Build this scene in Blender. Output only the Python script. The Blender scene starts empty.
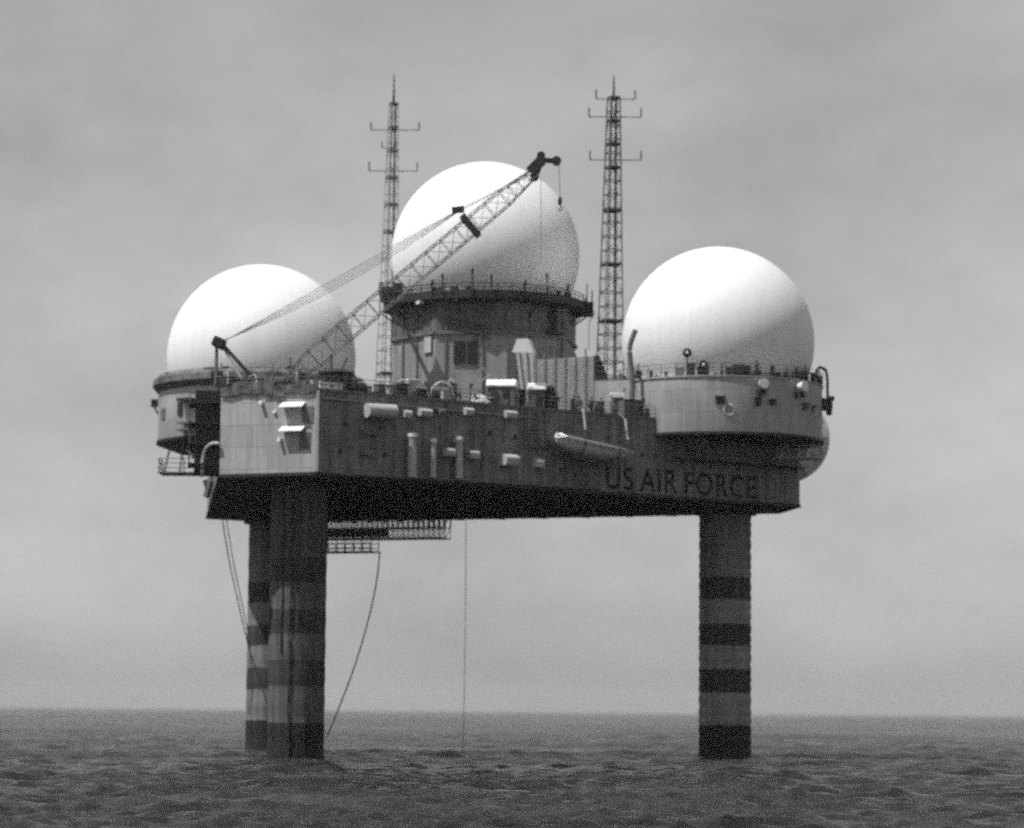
import bpy, math, random
import numpy as np
from mathutils import Matrix, Vector

random.seed(7)
C = bpy.context.scene
COL = C.collection
R = math.radians

# ------------------------------------------------------------------ camera, world, sun, exposure
F = 2900.0                       # focal length in pixels of the 1024 px wide frame
PITCH, ROLL, EYE = R(5.84), R(0.52), 4.3
cam = bpy.data.cameras.new('camera')
cam_o = bpy.data.objects.new('camera', cam); COL.objects.link(cam_o)
cam.sensor_width = 36.0
cam.lens = 36.0 * F / 1024.0
cam.clip_start = 0.5; cam.clip_end = 60000
CAMR = (Matrix.Rotation(R(90) + PITCH, 3, 'X') @ Matrix.Rotation(ROLL, 3, 'Z'))
cam_o.matrix_world = Matrix.Translation((0, 0, EYE)) @ CAMR.to_4x4()
cam.dof.use_dof = True; cam.dof.focus_distance = 150.0; cam.dof.aperture_fstop = 0.36
C.camera = cam_o

SUN = Vector((-0.42, -0.205, 0.895)).normalized()
world = bpy.data.worlds.new('World'); C.world = world; world.use_nodes = True
nt = world.node_tree; nt.nodes.clear()
sky = nt.nodes.new('ShaderNodeTexSky'); sky.sky_type = 'NISHITA'; sky.sun_disc = False
sky.sun_elevation = math.asin(SUN.z); sky.sun_rotation = math.atan2(SUN.x, SUN.y) % (2 * math.pi)
sky.air_density = 1.0; sky.dust_density = 1.6; sky.ozone_density = 1.0; sky.altitude = 0
bw = nt.nodes.new('ShaderNodeRGBToBW')
geo = nt.nodes.new('ShaderNodeTexCoord')
mp = nt.nodes.new('ShaderNodeMapping'); mp.inputs['Scale'].default_value = (4, 4, 7)
nz = nt.nodes.new('ShaderNodeTexNoise'); nz.inputs['Scale'].default_value = 1.8; nz.inputs['Detail'].default_value = 9; nz.inputs['Roughness'].default_value = .6
mr = nt.nodes.new('ShaderNodeMapRange'); mr.inputs['From Min'].default_value = .3; mr.inputs['From Max'].default_value = .7
mr.inputs['To Min'].default_value = 1.24; mr.inputs['To Max'].default_value = 1.82
mul = nt.nodes.new('ShaderNodeMath'); mul.operation = 'MULTIPLY'
bg = nt.nodes.new('ShaderNodeBackground'); bg.inputs['Strength'].default_value = 0.15
out = nt.nodes.new('ShaderNodeOutputWorld')
L = nt.links.new
L(sky.outputs[0], bw.inputs[0]); L(geo.outputs['Generated'], mp.inputs[0]); L(mp.outputs[0], nz.inputs[0])
pw = nt.nodes.new('ShaderNodeMath'); pw.operation = 'POWER'; pw.inputs[1].default_value = .55   # a high thin overcast evens the sky out
L(bw.outputs[0], pw.inputs[0])
L(nz.outputs[0], mr.inputs[0]); L(pw.outputs[0], mul.inputs[0]); L(mr.outputs[0], mul.inputs[1])
L(mul.outputs[0], bg.inputs[0]); L(bg.outputs[0], out.inputs[0])

sl = bpy.data.lights.new('sun', 'SUN'); sl.energy = 5.0; sl.angle = R(0.55); sl.color = (1, 1, 1)
so = bpy.data.objects.new('sun', sl); COL.objects.link(so)
so.rotation_euler = SUN.to_track_quat('Z', 'Y').to_euler(); so.location = (-60, 100, 120)

C.view_settings.view_transform = 'Standard'; C.view_settings.look = 'None'
C.view_settings.exposure = 0.0; C.view_settings.gamma = 1.0
C.view_settings.use_curve_mapping = False
C.render.engine = 'CYCLES'
C.cycles.use_denoising = False
C.cycles.max_bounces = 6; C.cycles.volume_bounces = 0
C.cycles.filter_width = 2.0
C.cycles.use_adaptive_sampling = True; C.cycles.adaptive_threshold = 0.35; C.cycles.adaptive_min_samples = 15
C.cycles.sample_clamp_direct = 1.3; C.cycles.sample_clamp_indirect = 1.3

# ------------------------------------------------------------------ pixel rays used while measuring
O = Vector((0, 0, EYE))
def ray(px, py):
    return CAMR @ Vector(((px - 512) / F, -(py - 414) / F, -1))
def P(px, py, Y):
    d = ray(px, py); return O + d * (Y / d.y)
def hit(px, py, p0, n):
    d = ray(px, py); return O + d * ((p0 - O).dot(n) / d.dot(n))

# ------------------------------------------------------------------ materials (all neutral greys: a black and white photograph)
def new_mat(name):
    m = bpy.data.materials.new(name); m.use_nodes = True
    n = m.node_tree.nodes; b = n['Principled BSDF']
    return m, m.node_tree, b
def paint(name, v, rough=.55, var=.25, scale=.6, streak=.0, bump=.0, metal=0, plates=None, rust=.0):
    m, t, b = new_mat(name)
    b.inputs['Specular IOR Level'].default_value = .22 if v < .6 else .4
    b.inputs['Roughness'].default_value = rough; b.inputs['Metallic'].default_value = metal
    N = t.nodes.new; K = t.links.new
    tc = N('ShaderNodeTexCoord')
    n1 = N('ShaderNodeTexNoise'); n1.inputs['Scale'].default_value = scale; n1.inputs['Detail'].default_value = 8
    n1.inputs['Roughness'].default_value = .65
    K(tc.outputs['Object'], n1.inputs[0])
    r1 = N('ShaderNodeMapRange'); r1.inputs['From Min'].default_value = .3; r1.inputs['From Max'].default_value = .7
    r1.inputs['To Min'].default_value = v * (1 - var); r1.inputs['To Max'].default_value = v * (1 + var)
    K(n1.outputs[0], r1.inputs[0]); val = r1.outputs[0]
    if streak:
        mpn = N('ShaderNodeMapping'); mpn.inputs['Scale'].default_value = (2.2, 2.2, .16)
        n2 = N('ShaderNodeTexNoise'); n2.inputs['Scale'].default_value = 1.0; n2.inputs['Detail'].default_value = 6
        K(tc.outputs['Object'], mpn.inputs[0]); K(mpn.outputs[0], n2.inputs[0])
        r2 = N('ShaderNodeMapRange'); r2.inputs['From Min'].default_value = .42; r2.inputs['From Max'].default_value = .68
        r2.inputs['To Min'].default_value = 1; r2.inputs['To Max'].default_value = 1 - streak
        K(n2.outputs[0], r2.inputs[0])
        mm = N('ShaderNodeMath'); mm.operation = 'MULTIPLY'; K(val, mm.inputs[0]); K(r2.outputs[0], mm.inputs[1]); val = mm.outputs[0]
    hgt = None
    if plates:
        ang, pw, ph = plates
        mpn = N('ShaderNodeMapping'); mpn.vector_type = 'POINT'; mpn.inputs['Rotation'].default_value = (0, 0, -ang)
        sp = N('ShaderNodeSeparateXYZ'); cb = N('ShaderNodeCombineXYZ')
        K(tc.outputs['Object'], mpn.inputs[0]); K(mpn.outputs[0], sp.inputs[0])
        K(sp.outputs['X'], cb.inputs['X']); K(sp.outputs['Z'], cb.inputs['Y'])
        br = N('ShaderNodeTexBrick'); br.inputs['Scale'].default_value = 1
        br.inputs['Brick Width'].default_value = pw; br.inputs['Row Height'].default_value = ph
        br.inputs['Mortar Size'].default_value = .05; br.inputs['Mortar Smooth'].default_value = .6
        br.inputs['Color1'].default_value = (1.06, 1.06, 1.06, 1); br.inputs['Color2'].default_value = (.92, .92, .92, 1)
        br.inputs['Mortar'].default_value = (.78, .78, .78, 1)
        K(cb.outputs[0], br.inputs[0])
        mm = N('ShaderNodeMath'); mm.operation = 'MULTIPLY'; K(val, mm.inputs[0]); K(br.outputs['Color'], mm.inputs[1]); val = mm.outputs[0]
        hgt = br.outputs['Fac']
    cc = N('ShaderNodeCombineColor')
    for k in range(3): K(val, cc.inputs[k])
    K(cc.outputs[0], b.inputs['Base Color'])
    if bump:
        bp = N('ShaderNodeBump'); bp.inputs['Strength'].default_value = bump; bp.inputs['Distance'].default_value = .08
        K(hgt if hgt else n1.outputs[0], bp.inputs['Height']); K(bp.outputs[0], b.inputs['Normal'])
    return m

A37 = R(37)
M = dict(
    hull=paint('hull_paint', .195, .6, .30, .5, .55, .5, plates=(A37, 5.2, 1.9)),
    facet=paint('lit_hull_paint', .37, .6, .10, .35, .22, .25, plates=(R(-23), 3.1, 1.9)),  # lighter copy of the hull paint, sunlit contrast put into the colour
    deck=paint('deck_paint', .12, .8, .25, .8),
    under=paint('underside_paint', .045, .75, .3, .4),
    letter=paint('lettering_paint', .006, .6, .3, 1.2),
    radome=paint('radome_skin', .80, .5, .03, .35, .05),
    drum=paint('drum_paint', .38, .55, .10, .4, .22, .15, plates=(0, 2.4, 2.1)),
    mist=paint('hazed_grey_steel', .30, .6, .25, 1.0),  # steel lightened for the left mast, haze put into the colour
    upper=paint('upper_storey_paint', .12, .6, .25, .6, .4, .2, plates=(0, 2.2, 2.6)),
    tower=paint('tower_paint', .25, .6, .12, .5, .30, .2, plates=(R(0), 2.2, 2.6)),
    dark=paint('dark_steel', .030, .6, .4, 1.5),
    mid=paint('grey_steel', .13, .55, .35, 1.2),
    light=paint('light_grey_paint', .42, .55, .15, 1.0, .15),
    white=paint('white_paint', .80, .5, .06, 1.0, .06),
    boat=paint('boat_paint', .42, .5, .1, .8, .12),
    canvas=paint('canvas', .50, .9, .2, 2.0, .1, .5),
    dodger=paint('weathered_canvas', .12, .9, .75, 1.1, .3, .5),
    rope=paint('rope_fibre', .10, .9, .2, 3.0),
    glass=paint('window_glass', .02, .12, .2, 1.0),
    lamp=paint('lamp_glass', .70, .15, .05, 1.0),
    cloth=paint('dark_cloth', .04, .9, .3, 4.0),
    skin=paint('skin', .32, .6, .1, 6.0),
    dish=paint('dish_metal', .55, .5, .1, .8, .12),
)
def leg_material(name, k_):
    m, t, b = new_mat(name); N = t.nodes.new; K = t.links.new
    b.inputs['Roughness'].default_value = .85; b.inputs['Specular IOR Level'].default_value = .15
    tc = N('ShaderNodeTexCoord'); g = N('ShaderNodeNewGeometry'); sp = N('ShaderNodeSeparateXYZ'); K(g.outputs['Position'], sp.inputs[0])
    ns = N('ShaderNodeTexNoise'); ns.inputs['Scale'].default_value = 1.3; ns.inputs['Detail'].default_value = 6
    K(tc.outputs['Object'], ns.inputs[0])
    # ragged paint edge
    w = N('ShaderNodeMath'); w.operation = 'MULTIPLY_ADD'; K(ns.outputs[0], w.inputs[0]); w.inputs[1].default_value = .30
    K(sp.outputs['Z'], w.inputs[2])
    dv = N('ShaderNodeMapRange'); dv.clamp = True
    dv.inputs['From Min'].default_value = 0; dv.inputs['From Max'].default_value = 26; K(w.outputs[0], dv.inputs[0])
    cr = N('ShaderNodeValToRGB'); cr.color_ramp.interpolation = 'CONSTANT'
    e = cr.color_ramp.elements
    while len(e) > 1: e.remove(e[-1])
    stops = [(0, .025), (3.2, .20), (6.35, .05), (8.6, .20), (10.85, .05), (13.0, .20), (15.25, .05), (17.45, .16)]
    e[0].position = 0; e[0].color = (.025, .025, .025, 1)
    for z, v in stops[1:]:
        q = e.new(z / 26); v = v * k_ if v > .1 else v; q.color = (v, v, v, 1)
    K(dv.outputs[0], cr.inputs[0])
    mpn = N('ShaderNodeMapping'); mpn.inputs['Scale'].default_value = (1.6, 1.6, .14)
    n2 = N('ShaderNodeTexNoise'); n2.inputs['Scale'].default_value = 1.2; n2.inputs['Detail'].default_value = 7
    K(tc.outputs['Object'], mpn.inputs[0]); K(mpn.outputs[0], n2.inputs[0])
    r2 = N('ShaderNodeMapRange'); r2.inputs['From Min'].default_value = .35; r2.inputs['From Max'].default_value = .7
    r2.inputs['To Min'].default_value = 1.15; r2.inputs['To Max'].default_value = .55; K(n2.outputs[0], r2.inputs[0])
    mx = N('ShaderNodeVectorMath'); mx.operation = 'SCALE'; K(cr.outputs[0], mx.inputs[0]); K(r2.outputs[0], mx.inputs['Scale'])
    K(mx.outputs[0], b.inputs['Base Color'])
    bp = N('ShaderNodeBump'); bp.inputs['Strength'].default_value = .3; bp.inputs['Distance'].default_value = .05
    K(ns.outputs[0], bp.inputs['Height']); K(bp.outputs[0], b.inputs['Normal'])
    return m
def radome_material():
    m = M['radome']; t = m.node_tree; N = t.nodes.new; K = t.links.new; b = t.nodes['Principled BSDF']
    src = b.inputs['Base Color'].links[0].from_socket
    tc = N('ShaderNodeTexCoord'); sp = N('ShaderNodeSeparateXYZ'); K(tc.outputs['Object'], sp.inputs[0])
    at = N('ShaderNodeMath'); at.operation = 'ARCTAN2'; K(sp.outputs['X'], at.inputs[0]); K(sp.outputs['Y'], at.inputs[1])
    def line(sock, k, w):
        a = N('ShaderNodeMath'); a.operation = 'MULTIPLY'; K(sock, a.inputs[0]); a.inputs[1].default_value = k
        f = N('ShaderNodeMath'); f.operation = 'PINGPONG'; K(a.outputs[0], f.inputs[0]); f.inputs[1].default_value = 1.0
        l = N('ShaderNodeMapRange'); l.inputs['From Min'].default_value = 0; l.inputs['From Max'].default_value = w
        l.inputs['To Min'].default_value = .955; l.inputs['To Max'].default_value = 1; K(f.outputs[0], l.inputs[0]); return l.outputs[0]
    g1 = line(at.outputs[0], 36 / (2 * math.pi), .07); g2 = line(sp.outputs['Z'], .42, .05)
    mm = N('ShaderNodeMath'); mm.operation = 'MULTIPLY'; K(g1, mm.inputs[0]); K(g2, mm.inputs[1])
    sc = N('ShaderNodeVectorMath'); sc.operation = 'SCALE'; K(src, sc.inputs[0]); K(mm.outputs[0], sc.inputs['Scale'])
    K(sc.outputs[0], b.inputs['Base Color'])
radome_material()
M['leg'] = leg_material('leg_bands', .95); M['leg_pale'] = leg_material('pale_leg_bands', 1.25); M['leg_shaded'] = leg_material('shaded_leg_bands', .52)  # front left leg: pale bands darkened, shade put into the colour

def water_material():
    m, t, b = new_mat('sea_water'); N = t.nodes.new; K = t.links.new
    b.inputs['Base Color'].default_value = (.020, .020, .020, 1)
    b.inputs['Roughness'].default_value = .30; b.inputs['IOR'].default_value = 1.33; b.inputs['Specular IOR Level'].default_value = .38
    tc = N('ShaderNodeTexCoord')
    mpn = N('ShaderNodeMapping'); mpn.inputs['Scale'].default_value = (.55, .9, 1); mpn.inputs['Rotation'].default_value = (0, 0, .35)
    K(tc.outputs['Object'], mpn.inputs[0])
    n1 = N('ShaderNodeTexNoise'); n1.inputs['Scale'].default_value = 1.7; n1.inputs['Detail'].default_value = 6; n1.inputs['Roughness'].default_value = .66
    K(mpn.outputs[0], n1.inputs[0])
    bp = N('ShaderNodeBump'); bp.inputs['Strength'].default_value = 1.0; bp.inputs['Distance'].default_value = .7
    mp6 = N('ShaderNodeMapping'); mp6.inputs['Scale'].default_value = (.6, 1.0, 1); mp6.inputs['Rotation'].default_value = (0, 0, -.5); K(tc.outputs['Object'], mp6.inputs[0])
    n6 = N('ShaderNodeTexNoise'); n6.inputs['Scale'].default_value = .32; n6.inputs['Detail'].default_value = 5; K(mp6.outputs[0], n6.inputs[0])
    bp6 = N('ShaderNodeBump'); bp6.inputs['Strength'].default_value = .8; bp6.inputs['Distance'].default_value = 1.1; K(n6.outputs[0], bp6.inputs['Height']); K(bp6.outputs[0], bp.inputs['Normal'])
    K(n1.outputs[0], bp.inputs['Height']); K(bp.outputs[0], b.inputs['Normal'])
    n4 = N('ShaderNodeTexNoise'); n4.inputs['Scale'].default_value = .012; n4.inputs['Detail'].default_value = 5
    mp4 = N('ShaderNodeMapping'); mp4.inputs['Scale'].default_value = (1, 2.2, 1); K(tc.outputs['Object'], mp4.inputs[0]); K(mp4.outputs[0], n4.inputs[0])
    r4 = N('ShaderNodeMapRange'); r4.inputs['From Min'].default_value = .35; r4.inputs['From Max'].default_value = .65
    r4.inputs['To Min'].default_value = .10; r4.inputs['To Max'].default_value = .30; K(n4.outputs[0], r4.inputs[0]); K(r4.outputs[0], b.inputs['Roughness'])
    # thin patches of foam
    n3 = N('ShaderNodeTexNoise'); n3.inputs['Scale'].default_value = .05; n3.inputs['Detail'].default_value = 9; n3.inputs['Roughness'].default_value = .7
    K(tc.outputs['Object'], n3.inputs[0])
    r3 = N('ShaderNodeMapRange'); r3.inputs['From Min'].default_value = .50; r3.inputs['From Max'].default_value = .78
    r3.inputs['To Min'].default_value = .016; r3.inputs['To Max'].default_value = .085
    K(n3.outputs[0], r3.inputs[0])
    cc = N('ShaderNodeCombineColor')
    for k in range(3): K(r3.outputs[0], cc.inputs[k])
    K(cc.outputs[0], b.inputs['Base Color'])
    return m
M['water'] = water_material()

# ------------------------------------------------------------------ mesh helpers
WM = {}                                     # world matrix of every parent
def tag(o, label=None, cat=None, group=None, kind=None):
    if label: o['label'] = label
    if cat: o['category'] = cat
    if group: o['group'] = group
    if kind: o['kind'] = kind
    return o
def thing(name, label, cat, loc, rz=0, group=None):
    o = bpy.data.objects.new(name, None); COL.objects.link(o)
    o.location = loc; o.rotation_euler = (0, 0, rz); o.empty_display_size = .5
    WM[o.name] = Matrix.Translation(loc) @ Matrix.Rotation(rz, 4, 'Z')
    return tag(o, label, cat, group)

class MB:
    def __init__(s): s.v = []; s.f = []
    def add(s, vs, fs):
        b = len(s.v); s.v += [Vector(v) for v in vs]; s.f += [tuple(b + i for i in f) for f in fs]; return s
    def box(s, c, size, rz=0, mat=None):
        x, y, z = [a / 2 for a in size]
        m = mat or Matrix.Rotation(rz, 3, 'Z'); c = Vector(c)
        vs = [c + m @ Vector((sx * x, sy * y, sz * z)) for sx in (-1, 1) for sy in (-1, 1) for sz in (-1, 1)]
        return s.add(vs, [(0, 1, 3, 2), (4, 6, 7, 5), (0, 4, 5, 1), (2, 3, 7, 6), (0, 2, 6, 4), (1, 5, 7, 3)])
    def bar(s, a, b, w, h=None):
        a, b = Vector(a), Vector(b); d = b - a; l = d.length
        if l < 1e-5: return s
        m = d.to_track_quat('X', 'Z').to_matrix()
        return s.box((a + b) / 2, (l, w, h or w), mat=m)
    def tube(s, a, b, r, r2=None, n=8, caps=True):
        a, b = Vector(a), Vector(b); d = b - a
        if d.length < 1e-5: return s
        m = d.to_track_quat('Z', 'Y').to_matrix(); r2 = r if r2 is None else r2
        vs = []
        for k in range(n):
            q = 2 * math.pi * k / n; e = m @ Vector((math.cos(q), math.sin(q), 0))
            vs += [a + e * r, b + e * r2]
        fs = [(2 * k, 2 * ((k + 1) % n), 2 * ((k + 1) % n) + 1, 2 * k + 1) for k in range(n)]
        if caps: fs += [tuple(2 * k for k in range(n))[::-1], tuple(2 * k + 1 for k in range(n))]
        return s.add(vs, fs)
    def path(s, pts, r, n=6):
        pts = [Vector(p) for p in pts]; b = len(s.v); vs = []
        for i, p in enumerate(pts):
            d = (pts[min(i + 1, len(pts) - 1)] - pts[max(i - 1, 0)]).normalized()
            m = d.to_track_quat('Z', 'Y').to_matrix()
            for k in range(n):
                q = 2 * math.pi * k / n; vs.append(p + m @ Vector((math.cos(q), math.sin(q), 0)) * r)
        fs = [(i * n + k, i * n + (k + 1) % n, (i + 1) * n + (k + 1) % n, (i + 1) * n + k) for i in range(len(pts) - 1) for k in range(n)]
        fs += [tuple(range(n))[::-1], tuple((len(pts) - 1) * n + k for k in range(n))]
        return s.add(vs, fs)
    def prism(s, poly, z0, z1):
        n = len(poly); vs = [Vector((p[0], p[1], z0)) for p in poly] + [Vector((p[0], p[1], z1)) for p in poly]
        fs = [(k, (k + 1) % n, n + (k + 1) % n, n + k) for k in range(n)] + [tuple(range(n))[::-1], tuple(range(n, 2 * n))]
        return s.add(vs, fs)
    def lathe(s, c, prof, n=64, m=None, a0=0, closed=True):
        c = Vector(c); vs = []; m = m or Matrix.Identity(3)
        for (r, z) in prof:
            for k in range(n):
                q = a0 + 2 * math.pi * k / n
                vs.append(c + m @ Vector((r * math.cos(q), r * math.sin(q), z)))
        fs = [(i * n + k, i * n + (k + 1) % n, (i + 1) * n + (k + 1) % n, (i + 1) * n + k) for i in range(len(prof) - 1) for k in range(n)]
        if closed: fs += [tuple(range(n))[::-1], tuple((len(prof) - 1) * n + k for k in range(n))]
        return s.add(vs, fs)
    def build(s, name, mat, parent=None, smooth=None, local=False, bevel=0):
        me = bpy.data.meshes.new(name); vs = s.v; loc = None
        if parent is not None and not local:
            inv = WM[parent.name].inverted(); vs = [inv @ v for v in vs]
        if parent is None and not local:
            xs = [v.x for v in vs]; ys = [v.y for v in vs]
            loc = Vector(((min(xs) + max(xs)) / 2, (min(ys) + max(ys)) / 2, min(v.z for v in vs)))
            vs = [v - loc for v in vs]
        me.from_pydata([tuple(v) for v in vs], [], s.f); me.update()
        me.materials.append(mat)
        o = bpy.data.objects.new(name, me); COL.objects.link(o)
        if parent is not None: o.parent = parent; WM[o.name] = WM[parent.name].copy()
        elif loc is not None: o.location = loc; WM[o.name] = Matrix.Translation(loc)
        if smooth:
            me.shade_smooth(); me.set_sharp_from_angle(angle=R(smooth))
        if bevel:
            md = o.modifiers.new('bevel', 'BEVEL'); md.width = bevel; md.segments = 2; md.limit_method = 'ANGLE'
        return o
def copy_tree(o, parent=None):
    c = o.copy(); COL.objects.link(c)
    if parent: c.parent = parent
    for ch in [x for x in bpy.data.objects if x.parent == o]: copy_tree(ch, c)
    return c
def catenary(a, b, sag, n=14):
    a, b = Vector(a), Vector(b)
    return [a.lerp(b, k / n) - Vector((0, 0, sag * 4 * (k / n) * (1 - k / n))) for k in range(n + 1)]
def spline(pts, n=8):
    pts = [Vector(p) for p in pts]; res = []
    q = [pts[0] * 2 - pts[1]] + pts + [pts[-1] * 2 - pts[-2]]
    for i in range(1, len(q) - 2):
        for k in range(n):
            t = k / n; a, b, c, d = q[i - 1:i + 3]
            res.append(.5 * ((2 * b) + (c - a) * t + (2 * a - 5 * b + 4 * c - d) * t * t + (3 * b - a - 3 * c + d) * t ** 3))
    return res + [pts[-1]]
def railing(mb, pts, h=1.1, step=1.8, r=.035, rails=3, jitter=.0):
    pts = [Vector(p) for p in pts]
    for a, b in zip(pts, pts[1:]):
        n = max(1, round((b - a).length / step))
        for k in range(n + 1):
            p = a.lerp(b, k / n); mb.tube(p, p + Vector((0, 0, h)), r * 1.2, n=5)
        for q in range(rails):
            dz = Vector((0, 0, h * (q + 1) / rails)); mb.tube(a + dz, b + dz, r, n=5)

# ------------------------------------------------------------------ the sea
def build_sea():
    rng = np.random.default_rng(5)
    th = np.concatenate([np.radians(np.linspace(-180, -24, 70, endpoint=False)), np.radians(np.linspace(-24, 24, 560)),
                         np.radians(np.linspace(24, 180, 70, endpoint=False)[1:])])
    rr = [6.0]
    while rr[-1] < 11000: rr.append(rr[-1] * (1.03 if rr[-1] < 70 else (1.0042 if rr[-1] < 600 else (1.012 if rr[-1] < 2500 else 1.04))))
    rr = np.array(rr)
    T, RR = np.meshgrid(th, rr)
    X = RR * np.sin(T); Y = RR * np.cos(T); Z = np.zeros_like(X)
    wind = math.radians(65)
    dX = np.zeros_like(X); dY = np.zeros_like(X)
    for i in range(110):
        lam = 1.2 * (9 / 1.2) ** rng.random(); k = 2 * math.pi / lam
        a = .0125 * lam ** .35 * (.6 + .8 * rng.random())
        dr = wind + rng.normal(0, .75); ph = rng.random() * 6.283
        cut = np.clip(1.6 - RR * .0042 * 2.3 / lam, 0, 1) * np.clip(2.0 - RR / 1600, 0, 1)
        arg = k * (X * math.cos(dr) + Y * math.sin(dr)) + ph
        Z += a * cut * np.cos(arg)
        dX -= a * cut * math.cos(dr) * np.sin(arg); dY -= a * cut * math.sin(dr) * np.sin(arg)
    X = X + dX; Y = Y + dY
    nr, nc = X.shape
    co = np.stack([X, Y, Z], -1).reshape(-1, 3).astype(np.float32)
    co = np.vstack([co, [[0, 0, 0]]]).astype(np.float32)
    i = np.arange(nr - 1)[:, None] * nc; j = np.arange(nc)[None, :]; j2 = (j + 1) % nc
    q = np.stack([i + j, i + nc + j, i + nc + j2, i + j2], -1).reshape(-1, 4)[:, ::-1]
    tri = np.stack([np.arange(nc), np.roll(np.arange(nc), -1), np.full(nc, nr * nc)], -1)[:, ::-1]
    me = bpy.data.meshes.new('sea')
    me.vertices.add(len(co)); me.vertices.foreach_set('co', co.ravel())
    loops = np.concatenate([q.ravel(), tri.ravel()]).astype(np.int32)
    me.loops.add(len(loops)); me.loops.foreach_set('vertex_index', loops)
    ls = np.concatenate([np.arange(len(q)) * 4, len(q) * 4 + np.arange(len(tri)) * 3]).astype(np.int32)
    me.polygons.add(len(ls)); me.polygons.foreach_set('loop_start', ls)
    me.update(calc_edges=True); me.validate(); me.shade_smooth()
    if me.polygons[len(me.polygons) // 2].normal.z < 0: me.flip_normals()
    me.materials.append(M['water'])
    o = bpy.data.objects.new('sea', me); COL.objects.link(o); tag(o, kind='structure')
build_sea()

hz = MB().box((0, 0, 38.5), (23600, 23600, 84)).build('haze', None or M['under'], None)
hz.data.materials.clear()
hm = bpy.data.materials.new('haze_air'); hm.use_nodes = True; hm.node_tree.nodes.clear()
vo = hm.node_tree.nodes.new('ShaderNodeVolumePrincipled'); vo.inputs['Color'].default_value = (.9, .9, .9, 1)
vo.inputs['Density'].default_value = .00007; vo.inputs['Anisotropy'].default_value = .2
mo = hm.node_tree.nodes.new('ShaderNodeOutputMaterial'); hm.node_tree.links.new(vo.outputs[0], mo.inputs['Volume'])
hz.data.materials.append(hm); tag(hz, kind='stuff')

# ------------------------------------------------------------------ the platform: plan and faces
ZB, ZD = 24.0, 31.2
def V2(x, y): return Vector((x, y, 0))
U = V2(math.cos(A37), math.sin(A37)); N1 = V2(math.sin(A37), -math.cos(A37))
def rot(v, deg): return Matrix.Rotation(R(deg), 3, 'Z') @ v
pA = V2(-16.5, 245.0); LS, SS = 55.4, 9.36
pB = pA + U * LS
U2 = rot(U, 60); pF = pB + U2 * SS           # short right end
U3 = rot(U, 120); pE = pF + U3 * LS
U4 = rot(U, 180); pD = pE + U4 * SS
U5 = rot(U, 240); pC = pD + U5 * LS
U6 = rot(U, 300)                             # facet from C to A
NF = rot(N1, -60)                            # facet outward normal
UP = Vector((0, 0, 1))
PLAN = [pA, pB, pF, pE, pD, pC]
def face(px, py, out_=0.0): return hit(px, py, pA + N1 * out_, N1)
def facet(px, py, out_=0.0): return hit(px, py, pA + NF * out_, NF)
YAWF = A37                                   # local x along the long face, local -y outward
YAWC = math.atan2(U6.y, U6.x)

cx = sum(p.x for p in PLAN) / 6; cy = sum(p.y for p in PLAN) / 6
PF = thing('offshore_platform', 'huge dark triangular steel platform standing on three striped legs in the sea', 'platform', (cx, cy, 0))
def inset(poly, d):
    c = Vector((cx, cy, 0)); return [p + (c - p).normalized() * d for p in poly]
hull = MB()
n = 6
vs = [Vector((p.x, p.y, ZB)) for p in PLAN] + [Vector((p.x, p.y, ZD)) for p in PLAN]
wall_long = MB(); wall_end = MB()
for k in range(6):
    f = [(k, (k + 1) % 6, 6 + (k + 1) % 6, 6 + k)]
    (wall_end if k in (5, 1, 3) else wall_long).add(vs, f)
def clean(mb):
    used = sorted({i for f in mb.f for i in f}); mp_ = {i: j for j, i in enumerate(used)}
    mb.v = [mb.v[i] for i in used]; mb.f = [tuple(mp_[i] for i in f) for f in mb.f]; return mb
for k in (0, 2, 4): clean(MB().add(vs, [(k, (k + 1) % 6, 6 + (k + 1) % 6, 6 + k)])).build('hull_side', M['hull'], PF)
wall_end.v = wall_end.v[:]
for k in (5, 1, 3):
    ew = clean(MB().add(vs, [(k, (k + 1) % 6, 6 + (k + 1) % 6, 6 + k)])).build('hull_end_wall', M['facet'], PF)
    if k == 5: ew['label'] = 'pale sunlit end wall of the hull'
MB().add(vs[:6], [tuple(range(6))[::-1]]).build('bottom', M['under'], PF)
MB().add(vs[6:], [tuple(range(6))]).build('deck', M['deck'], PF)
# bottom girders
g = MB()
for k in range(-24, 30, 4):
    # girders parallel to the long face, clipped to the plan
    base = pA - N1 * (k + 26)
    ts = []
    for a, b in zip(PLAN, PLAN[1:] + PLAN[:1]):
        d = b - a; den = U.x * d.y - U.y * d.x
        if abs(den) < 1e-6: continue
        w = a - base; s_ = (w.x * U.y - w.y * U.x) / den; t_ = (w.x * d.y - w.y * d.x) / den
        if 0 <= s_ <= 1: ts.append(t_)
    if len(ts) >= 2:
        a, b = base + U * (min(ts) + 5), base + U * (max(ts) - 5)
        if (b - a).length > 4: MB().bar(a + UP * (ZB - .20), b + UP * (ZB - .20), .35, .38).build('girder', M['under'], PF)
# edge coaming and rub strips
for k in range(6):
    a, b = PLAN[k], PLAN[(k + 1) % 6]
    MB().bar(a + UP * (ZD + .12), b + UP * (ZD + .12), .22, .24).build('coaming', M['mid' if k == 0 else 'dark'], PF)
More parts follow.
